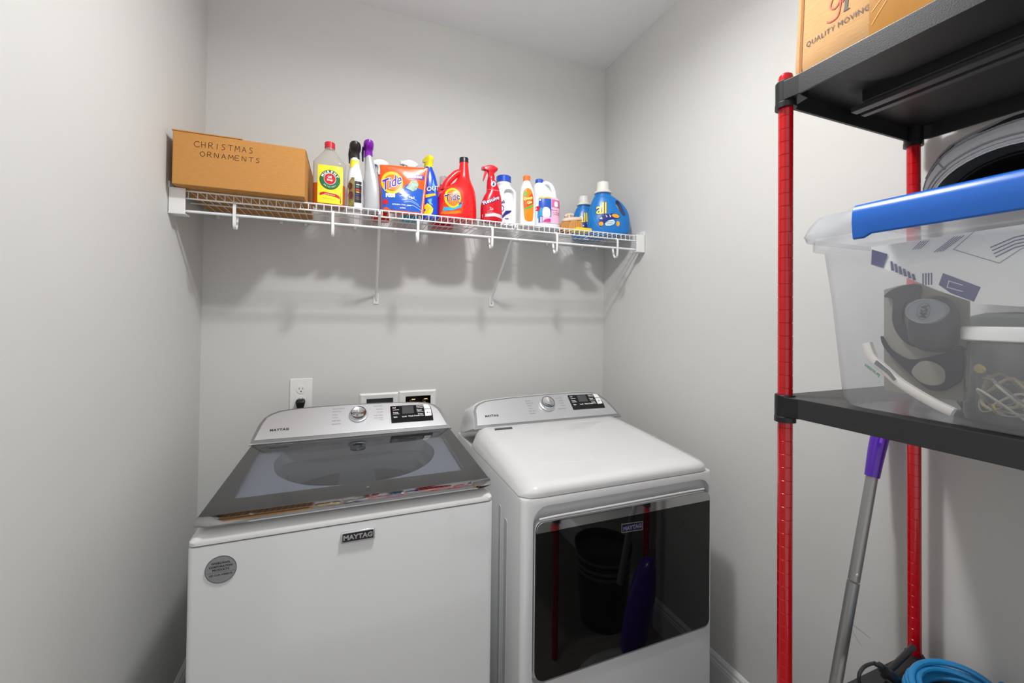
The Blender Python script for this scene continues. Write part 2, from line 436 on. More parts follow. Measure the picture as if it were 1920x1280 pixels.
def dial(t, pf, u, v, r):
    """round control knob with its ring on an inclined panel"""
    c = Vector(pf(u, v, 0)); ax = (Vector(pf(u, v, 1)) - c).normalized(); ux = Vector((1, 0, 0)); vx = ax.cross(ux) * 1
    def lat(prof, name, m, parent, n=40, caps=True):
        rs = [[c + (ux * cos(2 * pi * k / n) + vx * sin(2 * pi * k / n)) * rr + ax * h for k in range(n)] for rr, h in prof]
        return M().rings(rs, caps, caps).build(name, m, parent, angle=40)
    lat([(r, .002), (r, .006), (r * .98, .008), (r * .86, .010)], 'dial_skirt', SILVER, t)
    kb = lat([(r * .86, .008), (r * .85, .018), (r * .80, .021), (r * .77, .0205), (0.001, .0195)], 'knob', CHROME, t)
    lat([(r * .80, .0212), (r * .78, .0225), (r * .74, .0212)], 'knob_rim', BLACKP, kb, caps=False)
    f2 = lambda a, b, d: tuple(c + ux * a + vx * b + ax * (.0208 + d))
    Print().rect(-.0012, .0012, .002, r * .68).build('knob_pointer', WHITEINK, kb, f2, .0004)

def display(t, pf, ua, ub, va, vb):
    w, h = ub - ua, vb - va
    P = lambda a, b: (ua + a * w, va + b * h)
    out = [P(0, .01), P(.98, 0), P(1.0, .10), P(.995, .80), P(.975, .92), P(.93, .985), P(.86, 1.0), P(0, 1.0)]
    d = M().prism([P(0, .02), P(.99, .0), P(.995, .35), P(.975, .80), P(.95, .91), P(.90, .96), P(.5, .985), P(.02, 1.0), P(0, .97)], pf, .001, .0035).build('display_panel', BLACKG, t)
    M().prism([P(.27, .5), P(.55, .49), P(.55, .93), P(.28, .94)], pf, .0034, .0040).build('screen', mat('grey_lcd', (72, 74, 76), .25), d)
    p = Print()
    for a, b, s_ in ((.05, .84, 'Soil'), (.05, .56, 'Temp'), (.06, .30, 'Spin'), (.26, .30, 'Lock'), (.40, .30, 'Wash'), (.54, .30, 'Done'), (.62, .86, 'Options'), (.62, .62, 'Signal'), (.64, .38, 'Delay')):
        x, z = P(a, b); p.text(s_, x, z, .0085, .0002)
    for b in (.90, .66):
        p.poly([P(.05, b - .16), P(.20, b - .16), P(.20, b - .14), P(.05, b - .14)])
    for b in (.78, .54, .31):
        p.poly([P(.62, b), P(.78, b), P(.78, b + .015), P(.62, b + .015)])
    p.build('display_lettering', WHITEINK, d, pf, .0045)
    q = Print(); q.poly([P(.805, .70), P(.965, .69), P(.95, .86), P(.92, .93), P(.87, .96), P(.80, .97)]); q.poly([P(.81, .27), P(.965, .28), P(.968, .66), P(.81, .67)])
    bt = q.build('button', WHITEINK, d, pf, .0046)
    x, z = P(.86, .47); Print().poly([(x, z - .004), (x + .006, z), (x, z + .004)]).text('II', x + .007, z - .003, .007, .0002).build('button_mark', INK, bt, pf, .005)

washer = make_washer()

# ================================================================== DRYER
def make_dryer():
    ox, oy = .79, 1.40
    t = thing('tumble_dryer', 'white front-loading tumble dryer with black glass door, right of the washer', 'dryer', (ox, oy, 0))
    x0, x1, y0, y1 = .447 - ox, 1.134 - ox, 1.05 - oy, 1.78 - oy
    m = M(); poly = rrect(x0, x1, y0, y1, .014, 4)
    m.rings([[(x, y, .02) for x, y in poly], [(x, y, .876) for x, y in poly], [(x * .994, y * .994, .8805) for x, y in poly]])
    cab = m.build('cabinet', ENAMEL, t)
    ff0 = lambda u, v, d: (u - ox, 1.05 - d - oy, v)
    rec = [(.487 + a * 0, b) for a, b in []]
    rp = rrect(.481, 1.1215, .372, .8585, (.02, .02, .045, .045), 6)
    cut = M().prism(rp, ff0, -.022, .05).build('c', None)
    cut.parent = t; bpy.context.view_layer.update(); boolean(cab, cut)
    cab.data.materials.clear(); cab.data.materials.append(ENAMEL)
    # embossed panels on the left side (like the pressed steel side)
    m = M()
    for ya, yb, zt in ((1.16, 1.185, .78), (1.215, 1.235, .80)):
        m.prism(rrect(ya, yb, .10, zt, .008, 4), lambda u, v, d: (x0 - d, u - oy, v), -.001, .0016)
    m.build('side_rib', ENAMEL, t, bevel=.0012)
    for fx in (x0 + .05, x1 - .05):
        for fy in (y0 + .05, y1 - .05):
            M().lathe([(.018, 0), (.018, .012), (.01, .02)], (fx, fy, 0), n=12).build('foot', BLACKP, t)
    # bowed white top
    rs = []
    prof = [(1.052, .8825), (1.050, .893), (1.053, .903), (1.062, .911), (1.08, .9165), (1.12, .9215), (1.20, .929), (1.34, .941), (1.48, .951), (1.545, .9535), (1.56, .953)]
    nx = 26
    grid = []
    for i, (y, z) in enumerate(prof):
        row = []
        for k in range(nx + 1):
            s_ = k / nx; e = min(s_, 1 - s_)
            # shoulders drop towards both sides
            xx = .449 + (1.132 - .449) * s_
            w = max(0, 1 - e / .075)
            zz = z - (z - .8825) * (1 - math.sqrt(max(0, 1 - w * w))) * (.98 if i else 0)
            yy = y + .030 * (1 - math.sqrt(max(0, 1 - w ** 2))) * max(0, 1 - (y - 1.05) / .09)
            row.append((xx - ox, yy - oy, zz))
        grid.append(row)
    vs = [p for r in grid for p in r]; fs = []
    W_ = nx + 1
    for i in range(len(grid) - 1):
        for k in range(nx): fs.append((i * W_ + k, i * W_ + k + 1, (i + 1) * W_ + k + 1, (i + 1) * W_ + k))
    # skirt down to the seam and back, closing the top
    b0 = len(vs)
    edge = [0 * W_ + k for k in range(W_)] + [i * W_ + nx for i in range(1, len(grid))] + [(len(grid) - 1) * W_ + k for k in range(nx - 1, -1, -1)] + [i * W_ for i in range(len(grid) - 2, 0, -1)]
    vs += [(vs[e][0], vs[e][1], .8822) for e in edge]
    for k in range(len(edge)):
        a, b = edge[k], edge[(k + 1) % len(edge)]
        fs.append((a, b0 + k, b0 + (k + 1) % len(edge), b))
    fs.append(tuple(b0 + k for k in range(len(edge))))
    M().add(vs, fs).build('top_panel', ENAMEL2, t, angle=50)
    # shallow ridge pressed into the top
    tf = plane_fn(1.12, .9215, 1.48, .951, (ox, oy, 0))
    zt = lambda y: [a[1] + (b[1] - a[1]) * (y - a[0]) / (b[0] - a[0]) for a, b in zip(prof[:-1], prof[1:]) if a[0] <= y <= b[0]][0]
    rf = lambda u, v, d: (u - ox, v - oy, zt(v) + d)
    mk = M().prism([(.524, 1.503), (.597, 1.503), (.601, 1.524), (.530, 1.524)], rf, 0, .0012).build('model_plate', mat('dark_grey_plate', (58, 58, 60), .4), t)
    Print().text('commercial', .535, 1.509, .0085, .0001).build('plate_lettering', GREYINK, mk, rf, .0016)
    M().tube(smooth_path([rf(.555, 1.19, -.0025), rf(.66, 1.165, -.0022), rf(.80, 1.16, -.0022), rf(.95, 1.165, -.0022), rf(1.07, 1.18, -.0025)], 6), .0035, 8).build('top_ridge', ENAMEL2, t)
    # console
    pf = plane_fn(1.548, .950, 1.648, 1.043, (ox, oy, 0))
    oo = [(.461, 0), (.466, .03), (.470, .085), (.480, .106), (.497, .118), (.525, .1285), (.57, .1335), (.65, .138), (.78, .142), (.916, .1445), (1.0, .1425), (1.044, .1375), (1.074, .1225), (1.1, .090), (1.118, .047), (1.130, .010), (1.131, 0)]
    r0 = [pf(u, v, 0) for u, v in oo]; r1 = [pf(u, v, -.004) for u, v in oo]; r2 = [(x - (.003 if x < 0 else -.003), y + .015, z - .001) for x, y, z in r0]
    r3 = [(x - (.012 if x < 0 else -.0), .33, max(.91, z - .035)) for x, y, z in r0]; r3[0] = (r3[0][0], .33, .89); r3[-1] = (r3[-1][0], .33, .89)
    M().rings([r0, r1]).build('console_rim', SILVERD, t)
    M().rings([r1, r2, r3]).build('console', ENAMEL, t, angle=30)
    ii = [(.470, .014), (.475, .04), (.480, .085), (.489, .1025), (.503, .112), (.528, .122), (.57, .127), (.65, .132), (.78, .1365), (.916, .139), (1.0, .137), (1.04, .132), (1.066, .118), (1.09, .087), (1.108, .046), (1.119, .014)]
    M().prism(ii, pf, -.001, .0018).build('control_panel', mat('silver_dryer_panel', (196, 197, 200), .36, .6), t, bevel=.001)
    dial(t, pf, .797, .088, .036)
    Print().text('MAYTAG', .511, .0495, .0125, .0006, space=1.15, sx=1.02).build('lettering', INK, t, pf, .0022)
    p = Print()
    for k, s_ in enumerate(('Normal', 'Heavy Duty', 'Whites', 'Towels', 'Bulky Items', 'Delicates')): p.text(s_, .704, .1115 - k * .0128, .0068, .00005)
    p.build('cycle_lettering', GREYINK, t, pf, .0022); p = Print()
    for k, s_ in enumerate(('Quick Dry', 'Sanitize', 'Wrinkle', 'Timed', 'Steam Refresh')): p.text(s_, .880, .1145 - k * .0135, .0068, .00005, 'RIGHT')
    p.build('cycle_lettering', GREYINK, t, pf, .0022)
    display(t, pf, .911, 1.0735, .0495, .1275)
    # back wall of the handle recess, with its lip line
    ff = lambda u, v, d: (u - ox, 1.05 - d - oy, v)
    # door
    door = M().prism(rrect(.487, 1.119, .378, .8175, (.030, .022, .026, .026), 6), ff, -.020, -.002).build('door', mat('door_shell', (214, 215, 216), .3), t, bevel=.002)
    dgl = M().prism(rrect(.4885, 1.1180, .380, .7930, (.030, .022, .001, .001), 6), ff, -.002, .0045).build('door_glass', mat('black_door_glass', (9, 9, 9), .018, spec=.62), door, bevel=.001)
    M().prism(rrect(.4885, 1.1180, .7875, .8165, (.001, .001, .022, .022), 6), ff, -.002, .0055).build('handle_strip', mat('polished_dark_chrome', (190, 191, 192), .05, 1), door, bevel=.0025)
    M().tube([ff(.500, .822, -.004), ff(.55, .8235, -.004), ff(1.05, .8245, -.004), ff(1.10, .8235, -.004)], .0028, 8).build('handle_lip', ENAMEL2, door)
    bd = M().prism([(.768, .742), (.846, .738), (.846, .765), (.768, .769)], ff, .0045, .006).build('badge', CHROME, dgl)
    M().prism([(.7705, .7445), (.8435, .7405), (.8435, .7625), (.7705, .7665)], ff, .006, .0063).build('badge_field', mat('navy_badge', (22, 22, 44), .3), bd)
    Print().text('MAYTAG', .807, .7475, .0165, .0007, 'CENTER', sx=1.0).build('badge_lettering', mat('dull_badge_letters', (120, 120, 150), .4, .3), bd, ff, .0067)
    return t
dryer = make_dryer()

# ================================================================== OUTLET + LAUNDRY BOX
t = thing('wall_outlet', 'white duplex wall outlet with a black plug, behind the washer', 'outlet', (-.181, YB, 1.05))
ff = lambda u, v, d: (u, -d, v)
pl = M().prism(rrect(-.042, .042, -.072, .068, .004, 3), ff, 0, .006).build('cover_plate', WPLAST, t, bevel=.002)
for zz in (.022, -.020):
    r_ = M().prism([(x * .9, z + zz) for x, z in ell(0, 0, .019, .0175, 24)], ff, .006, .008).build('receptacle', WPLAST, t, bevel=.001)
    Print().rect(-.0075, -.0055, zz, zz + .008).rect(.0055, .0075, zz + .001, zz + .007).poly(ell(0, zz - .008, .0028, .0028, 12)).build('socket_slots', INK, r_, ff, .0084)
M().lathe([(.0025, .006), (.0025, .0065)], (0, 0, 0), 'y', 12).build('screw', CHROME, t)
t = thing('power_plug', 'black washer plug pushed into the lower socket of the outlet', 'plug', (-.181, YB - .0085, 1.03))
m = M(); rs = []
for z, hw, dep in ((.004, .012, .016), (.001, .0165, .022), (-.006, .018, .026), (-.02, .015, .024), (-.035, .0115, .02), (-.046, .009, .017)):
    rs.append([(x, -dep / 2 + y - .0005, z) for x, y in rrect(-hw, hw, -dep / 2, dep / 2, min(hw, dep / 2) * .55, 4)])
m.rings(rs).build('plug_body', BLACKP, t)
M().tube(smooth_path([(0, -.010, -.045), (0, -.010, -.08), (.01, -.012, -.16), (.03, -.014, -.26)], 6), .0045, 8).build('cord', BLACKP, t)

t = thing('laundry_outlet_box', 'white recessed washer outlet box with brass valves, behind the washer', 'valve box', (.217, YB, .96))
for (xa, xb, ha, hb, top, htop, nm) in ((.049, .2145, .078, .192, 1.040, 1.0165, 'drain'), (.2155, .386, .246, .360, 1.044, 1.0185, 'valve')):
    N = 4
    o_ = [(xa - .217, .86 - .96), (xb - .217, .86 - .96), (xb - .217, top - .96), (xa - .217, top - .96)]
    i_ = [(ha - .217, .90 - .96), (hb - .217, .90 - .96), (hb - .217, htop - .96), (ha - .217, htop - .96)]
    s_ = lambda q, k: [(q[0][0] + k, q[0][1] + k), (q[1][0] - k, q[1][1] + k), (q[2][0] - k, q[2][1] - k), (q[3][0] + k, q[3][1] - k)]
    M().rings([[ff(*p, 0.0005) for p in o_], [ff(*p, .004) for p in o_], [ff(*p, .010) for p in s_(o_, .007)], [ff(*p, .008) for p in i_], [ff(*p, -.06) for p in i_]], False, False).build('frame', WPLAST, t, smooth=False)
    if nm == 'drain':
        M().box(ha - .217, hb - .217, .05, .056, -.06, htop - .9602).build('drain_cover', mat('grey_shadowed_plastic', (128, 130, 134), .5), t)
        M().tube([(-.08, .02, -.055), (-.08, .02, -.04)], .02, 20).build('drain_pipe', mat('dark_rubber', (40, 40, 42), .6), t)
    else:
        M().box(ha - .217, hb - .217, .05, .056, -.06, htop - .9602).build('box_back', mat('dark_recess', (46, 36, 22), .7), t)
        for sx_, cc in ((.062, (178, 40, 30)), (.118, (40, 70, 170))):
            br = mat('brass_valve', (196, 176, 128), .22, 1)
            v = M().lathe([(.0001, .0), (.009, .0), (.012, .006), (.014, .012), (.011, .02), (.012, .03), (.0001, .033)], (sx_, .022, .0), n=16).build('valve', br, t)
            M().tube([(sx_, .022, .005), (sx_, .022, -.055)], .009, 12).build('valve_stem', br, v)
            M().tube([(sx_ - .012, .0, .037), (sx_ - .004, -.008, .042), (sx_ + .008, -.008, .042), (sx_ + .014, .0, .036)], .004, 8).build('valve_handle', br, v)

# ================================================================== WIRE SHELF
ZS = 1.7805           # top of the deck wires
def make_shelf():
    ox, oz = .385, 1.74
    t = thing('wire_shelf', 'white ventilated wire shelf with hang rod above the washer and dryer', 'shelf', (ox, 1.95, oz))
    L = lambda x, y, z: (x - ox, y - 1.95, z - oz)
    xa, xb = XL + .004, XR - .004
    for nm, y, z, r in (('front_wire', 1.622, 1.7765, .0028), ('front_wire', 1.620, 1.752, .0028), ('support_wire', 1.79, 1.7755, .0028), ('back_wire', 1.940, 1.7755, .0028)):
        M().tube([L(xa, y, z), L(xb, y, z)], r, 8).build(nm, WIREW, t)
    M().tube([L(xa + .004, 1.622, 1.711), L(xb - .004, 1.622, 1.711)], .0046, 12).build('hang_rod', WIREW, t)
    # deck wires: run front to back and bend down over the lip
    me = None; n = 0
    x = xa + .045
    w = M().tube([(0, -.004, .0387), (0, -.32, .0387), (0, -.326, .0375), (0, -.3293, .034), (0, -.3308, .0115)], .0013, 6).build('deck_wire', WIREW, t)
    me = w.data; w.location = (x - ox, 0, 0)
    while x < xb - .05:
        x += .0248
        c = bpy.data.objects.new('deck_wire', me); C.objects.link(c); c.parent = t; c.location = (x - ox, 0, 0)
    # hooks carrying the hang rod
    hk = None
    for x in (-.357, -.058, .242, .542, .839, 1.153):
        if hk is None:
            prof = [(1.6155, 1.752), (1.6155, 1.71), (1.6155, 1.700)]
            p = smooth_path([(0, 1.6265 - 1.95, 1.757 - oz), (0, 1.6135 - 1.95, 1.745 - oz), (0, 1.6135 - 1.95, 1.70 - oz), (0, 1.618 - 1.95, 1.672 - oz), (0, 1.634 - 1.95, 1.668 - oz), (0, 1.646 - 1.95, 1.69 - oz), (0, 1.652 - 1.95, 1.715 - oz)], 5)
            rs = []
            for q in p: rs.append(q)
            m = M()
            # flat strap 9 mm wide, 3 mm thick
            R_ = []
            for i, q in enumerate(rs):
                a = Vector(rs[min(i + 1, len(rs) - 1)]) - Vector(rs[max(i - 1, 0)]); a.normalize(); nn = Vector((0, a.z, -a.y)) * .0015
                R_.append([(-.0045, q[1] - nn.y, q[2] - nn.z), (.0045, q[1] - nn.y, q[2] - nn.z), (.0045, q[1] + nn.y, q[2] + nn.z), (-.0045, q[1] + nn.y, q[2] + nn.z)])
            m.rings(R_); hk = m.build('rod_hook', WPLAST, t, angle=50); hk.location = (x - ox, 0, 0)
        else:
            c = bpy.data.objects.new('rod_hook', hk.data); C.objects.link(c); c.parent = t; c.location = (x - ox, 0, 0)
    # wall clips
    cl = M().box(-.006, .006, -.012, 0, -.010, .006).lathe([(.004, -.016), (.004, -.012)], (0, 0, -.004), 'y', 10).build('wall_clip', WPLAST, t, bevel=.0015)
    cl.location = L(-.484, 1.95, 1.768)
    for x in (-.265, -.175, .02, .19, .454, .75, .95, 1.161, 1.25):
        c = bpy.data.objects.new('wall_clip', cl.data); C.objects.link(c); c.parent = t; c.location = L(x, 1.95, 1.768)
        md = c.modifiers.new('bevel', 'BEVEL'); md.width = .0015; md.segments = 2
    # end brackets on the side walls
    for side, x0, x1 in ((-1, XL, XL + .045), (1, XR - .048, XR)):
        e = M().box(x0 - ox, x1 - ox, 1.606 - 1.95, 1.612 - 1.95, 1.7015 - oz, 1.781 - oz).box(x0 - ox, x1 - ox, 1.606 - 1.95, 1.65 - 1.95, 1.698 - oz, 1.7025 - oz)
        xx = (x0, x0 + .004) if side < 0 else (x1 - .004, x1)
        e.box(xx[0] - ox, xx[1] - ox, 1.606 - 1.95, 1.655 - 1.95, 1.7015 - oz, 1.800 - oz)
        eb = e.build('end_bracket', WPLAST, t, bevel=.0015)
        xs = x0 + .004 if side < 0 else x1 - .004
        M().lathe([(.004, 0), (.004, .0015 * -side)], L(xs, 1.645, 1.79), 'x', 12).build('screw', CHROME, eb)
    # diagonal support braces
    for xt, xw in ((.101, .112), (.643, .653)):
        tp = Vector(L(xt, 1.612, 1.757)); bt = Vector(L(xw, 1.943, 1.478))
        m = M().tube([L(xt, 1.628, 1.768), L(xt, 1.614, 1.772), L(xt, 1.611, 1.760), tuple(tp + (bt - tp) * .06), tuple(tp + (bt - tp) * .5), tuple(tp + (bt - tp) * .97), L(xw, 1.9465, 1.455)], .0052, 8)
        b = m.build('support_brace', WIREW, t)
        f2 = M().box(xw - .0115 - ox, xw + .0115 - ox, -.005, 0, 1.436 - oz, 1.484 - oz).build('brace_foot', WPLAST, b, bevel=.0015)
        M().lathe([(.0032, -.0062), (.0032, -.005)], (xw - ox, 0, 1.452 - oz), 'y', 12).build('screw', SILVERD, b)
    return t
make_shelf()

# ================================================================== SHELF GOODS
# --- loft bodies: rows of (z, half width, half depth, exponent, centre x)
class Body:
    def __init__(s, rows, n=44, sub=5):
        s.rows = rows; s.n = n
        pts = []
        for i in range(len(rows) - 1):
            p0, p1, p2, p3 = rows[max(i - 1, 0)], rows[i], rows[i + 1], rows[min(i + 2, len(rows) - 1)]
            for k in range(sub):
                u = k / sub; q = []
                for a, b, c, d in zip(p0, p1, p2, p3):
                    lo, hi = min(b, c), max(b, c)
                    v = .5 * ((2 * b) + (c - a) * u + (2 * a - 5 * b + 4 * c - d) * u * u + (3 * b - a - 3 * c + d) * u ** 3)
                    q.append(min(hi, max(lo, v)))
                pts.append(q)
        pts.append(list(rows[-1])); s.pts = pts
    def at(s, z):
        P = s.pts
        z = max(P[0][0], min(P[-1][0], z))
        for a, b in zip(P[:-1], P[1:]):
            if a[0] <= z <= b[0]:
                u = (z - a[0]) / (b[0] - a[0] + 1e-9); return [x + (y - x) * u for x, y in zip(a, b)]
        return P[-1]
    def mesh(s, m=None, z0=None, z1=None, scale=1):
        m = m or M(); rs = []
        P = s.pts
        if z0 is not None: P = [s.at(z0)] + [p for p in P if z0 < p[0] < z1] + [s.at(z1)]
        for z, hw, hd, e, cx in P:
            r = []
            for k in range(s.n):
                a = 2 * pi * k / s.n; c, w = cos(a), sin(a)
                r.append((cx + hw * scale * math.copysign(abs(c) ** (2 / e), c), hd * scale * math.copysign(abs(w) ** (2 / e), w), z))
            rs.append(r)
        return m.rings(rs)
    def front(s, u, v, d):
        z, hw, hd, e, cx = s.at(v); d = d + .0005
        q = min(.999, abs((u - cx) / hw))
        return (u, -(hd + d) * (1 - q ** e) ** (1 / e) - d * .3, v)
def cap(t, r, z0, z1, m, cx=0, cyy=0, ribs=True, name='cap', r1=None, dome=.002):
    r1 = r1 or r; n = 48; rs = []
    for rr, z in ((r, z0), (r, z0 + .003), (r1, z1 - .003), (r1 - dome * .6, z1 - .0008), (r1 - dome * 1.5, z1)):
        rs.append([(cx + (rr + (.0005 if ribs and k % 2 and rr > r1 - dome * .5 else 0)) * cos(2 * pi * k / n), cyy + (rr + (.0005 if ribs and k % 2 and rr > r1 - dome * .5 else 0)) * sin(2 * pi * k / n), z) for k in range(n)])
    return M().rings(rs).build(name, m, t, angle=25)

def trigger(t, cx, z0, col, tcol=None, s=1.0, rz=0, noz=None, style=0):
    """trigger spray head pointing to -x (before rz); profile extruded with rounded edges"""
    m1 = col; m2 = tcol or col
    ca, sa = cos(rz), sin(rz)
    def fn(u, v, d): x, y = u * s, d * s; return (cx + x * ca - y * sa, x * sa + y * ca, z0 + v * s)
    head = [(-.013, 0), (.013, 0), (.014, .012), (.012, .022), (.018, .030), (.027, .038), (.029, .044), (.024, .049), (.010, .056), (-.008, .0575), (-.022, .053), (-.034, .047), (-.036, .044), (-.036, .036), (-.030, .033), (-.020, .033), (-.014, .024), (-.0125, .012)]
    if style == 1: head = [(-.013, 0), (.013, 0), (.014, .012), (.016, .022), (.020, .032), (.023, .042), (.018, .052), (.006, .057), (-.012, .056), (-.026, .052), (-.034, .046), (-.036, .036), (-.030, .031), (-.020, .030), (-.014, .022), (-.0125, .012)]
    h = sm2(head, 4)
    m = M(); rs = []
    for d, k in ((-.0115, .82), (-.010, .93), (-.007, 1), (.007, 1), (.010, .93), (.0115, .82)):
        cxm, czm = -.004, .032
        rs.append([fn(cxm + (u - cxm) * (k if abs(d) > .008 else 1), czm + (v - czm) * (k if v > .02 else 1), d * (1 if v > .015 else 1.05)) for u, v in h])
    m.rings(rs)
    hd = m.build('spray_head', m1, t, angle=50)
    M().lathe([(.0155 * s, 0), (.0155 * s, .012 * s), (.0135 * s, .016 * s)], (cx, 0, z0 - .006 * s), n=28).build('collar', m1, hd)
    nz = M().prism(rrect(-.042, -.0345, .034, .048, .002, 2), fn, -.008, .008).build('nozzle', noz or m1, hd, bevel=.001)
    tr = [(-.020, .034), (-.026, .034), (-.030, .022), (-.0335, .006), (-.036, -.010), (-.033, -.012), (-.028, -.002), (-.024, .010), (-.019, .022)]
    M().prism(sm2(tr, 3), fn, -.006, .006).build('trigger', m2, hd, bevel=.001)
    return hd

def plast(name, col, rough=.3, coat=.2): return mat(name, col, rough, coat=coat)
YI = 1.70
GOODS = 'cleaning bottles and packs on the wire shelf'
ZB = 1.7835
def item(name, label, cat, x, y=YI, rz=0): return thing(name, label, cat, (x, y, ZB), rz)

# ---- cardboard box "CHRISTMAS ORNAMENTS"
t = thing('cardboard_box', 'brown cardboard box hand-lettered for ornaments at the left end of the wire shelf', 'box', (-.330, 1.72, 1.7825))
hx, y0, y1, hz = .1835, -.15, .205, .165
b = M().box(-hx, hx, y0, y1, 0, hz).build('box_body', CARD, t, bevel=.0025)
M().box(-hx - .002, .0, y0 - .0015, y1, hz, hz + .0035).build('top_flap', CARD, t, bevel=.0008)
M().box(-.002, hx + .001, y0 + .02, y1, hz, hz + .0022).build('top_flap', CARD, t, bevel=.0008)
ff = lambda u, v, d: (u, y0 - d, v)
GL = {'C': [[(1, .85), (.75, 1), (.3, .9), (0, .5), (.25, .1), (.7, 0), (1.1, .12)]], 'H': [[(0, 1), (.05, 0)], [(.8, 1.05), (.8, 0)], [(0, .5), (.8, .52)]],
      'R': [[(0, 0), (.05, 1), (.6, 1.05), (.75, .75), (.4, .52), (.05, .5)], [(.35, .5), (.9, 0)]], 'I': [[(.3, 1), (.25, 0)]],
      'S': [[(.85, .95), (.45, 1), (.2, .8), (.5, .55), (.75, .35), (.6, .05), (.1, 0)]], 'T': [[(0, 1), (1, 1.02)], [(.5, 1), (.45, 0)]],
      'M': [[(0, 0), (.12, 1), (.5, .35), (.9, 1), (1.05, 0)]], 'A': [[(0, 0), (.45, 1), (.9, 0)], [(.2, .38), (.7, .4)]],
      'O': [[(.5, 1), (.15, .85), (0, .5), (.2, .1), (.55, 0), (.9, .3), (.9, .7), (.6, 1), (.4, .98)]], 'N': [[(0, 0), (.05, 1), (.75, .02), (.85, 1)]],
      'E': [[(.85, 1), (.05, .98), (0, 0), (.85, .03)], [(.02, .5), (.65, .52)]]}
p = Print()
def hand(s_, x, z, w, h, gap, dz):
    for i, ch in enumerate(s_):
        for st in GL[ch]:
            q = [(x + a * w, z + b_ * h + dz * i) for a, b_ in st]
            if len(q) > 3: q = [(a, b_) for a, b_, _ in smooth_path([(a, b_, 0) for a, b_ in q], 4)]
            p.stroke(q, .0014)
        x += w * (.6 if ch == 'I' else 1) + gap
hand('CHRISTMAS', -.128, .1225, .0128, .0175, .0062, .0003)
hand('ORNAMENTS', -.112, .095, .0128, .0148, .0060, .0002)
p.build('lettering', INK, t, ff, .0004)

# ---- oil soap bottle
t = item('soap_bottle', 'clear bottle of amber oil soap with a yellow label and red cap', 'bottle', -.0755)
CLP = thin_glass('clear_bottle_plastic', (244, 244, 240), 1.0, milk=.34, milkcol=(240, 240, 234), rough=.08)
body = Body([(0, .050, .028, 4, 0), (.006, .054, .032, 4, 0), (.02, .055, .034, 4, 0), (.15, .0555, .034, 4, 0), (.166, .054, .033, 3.6, 0), (.18, .045, .030, 3, 0), (.20, .030, .024, 2.4, 0), (.215, .019, .018, 2, 0), (.224, .0165, .0165, 2, 0), (.228, .0165, .0165, 2, 0)])
bd = body.mesh().build('bottle_body', CLP, t)
AMB = mat('amber_soap', (176, 84, 30), .12, vary=.03, coat=.3)
body.mesh(None, .0005, .083, 1.006).build('soap_liquid', AMB, t)
cap(t, .0178, .224, .2465, plast('red_cap', (206, 20, 44)))
F = body.front; YL = mat('yellow_label', (246, 228, 50), .35)
lb = Print().poly(rrect(-.038, .047, .010, .150, .004, 3)).build('label', YL, t, F, .0006, 4)
GR = mat('green_print', (22, 110, 62), .4)
cx_, cz_ = .0035, .097
Print().poly(ell(cx_, cz_, .035, .036)).build('emblem', mat('black_print', (28, 34, 30), .4), lb, F, .0010, 2)
Print().poly(ell(cx_, cz_, .0335, .0345)).build('emblem', GR, lb, F, .0013, 2)
Print().poly(ell(cx_, cz_ + .003, .0205, .0215)).build('emblem', WHITEINK, lb, F, .0016, 2)
Print().poly(ell(cx_, cz_ + .003, .019, .020)).build('emblem', mat('red_print', (204, 28, 40), .4), lb, F, .0019, 2)
Print().arctext('MURPHY', cx_, cz_ + .001, .0235, .0125, radians(165), radians(15), .0006).text('Oil', cx_ - .001, cz_ + .006, .011, .0005, 'CENTER').text('Soap', cx_, cz_ - .004, .010, .0004, 'CENTER').arctext('ORIGINAL', cx_, cz_, -.029, .006, radians(40), radians(140), .0002).build('lettering', WHITEINK, lb, F, .0023)
Print().poly([(-.030, .046), (-.018, .051), (.025, .046), (.038, .039), (.038, .030), (.022, .036), (-.018, .042), (-.030, .037)]).build('banner', mat('red_print', (204, 28, 40)), lb, F, .0010, 2)
Print().text('CLEANS & SHINES', .003, .041, .0045, .0001, 'CENTER', rot=-.1).build('lettering', WHITEINK, lb, F, .0016)
Print().text('with the natural clean you love', .003, .026, .0036, 0, 'CENTER', rot=-.06).build('lettering', mat('olive_print', (120, 110, 20)), lb, F, .0012)

# ---- white spray bottle, black head
t = item('spray_bottle', 'white spray bottle with a black head, yellow neck band and dark label', 'bottle', .014, 1.695)
body = Body([(0, .026, .024, 2.6, .001), (.006, .0285, .027, 2.6, .001), (.10, .0285, .027, 2.6, .001), (.135, .025, .024, 2.4, .0), (.165, .0185, .0185, 2.1, -.001), (.19, .0165, .0165, 2, -.001), (.198, .015, .015, 2, -.001)])
body.mesh().build('bottle_body', plast('bottle_white', (226, 227, 232)), t); F = body.front
BK = mat('dark_label', (38, 36, 44), .35)
l1 = Print().poly([(-.001, .025), (.0285, .025), (.0285, .105), (-.001, .105)]).build('label', BK, t, F, .0006, 4)
for z, c, h in ((.092, (236, 236, 236), .003), (.083, (40, 130, 110), .004), (.072, (206, 40, 44), .007), (.064, (236, 214, 40), .003), (.055, (40, 46, 130), .006), (.045, (160, 110, 110), .002), (.038, (140, 140, 150), .002)):
    Print().rect(.004, .0235, z - h / 2, z + h / 2).build('label_stripe', mat('stripe_%d_%d' % c[:2], c, .4), l1, F, .0010, 1)
l2 = Print().poly([(-.0275, .006), (-.002, .006), (-.002, .118), (-.012, .118), (-.026, .09)]).build('label', mat('busy_label', (130, 118, 60), .4, vary=.5, vscale=60), t, F, .0005, 3)
Print().poly(ell(-.014, .05, .009, .014)).poly(ell(-.016, .085, .008, .012)).build('label_picture', mat('dark_red_print', (96, 34, 40), .4, vary=.4, vscale=90), l2, F, .0010, 1)
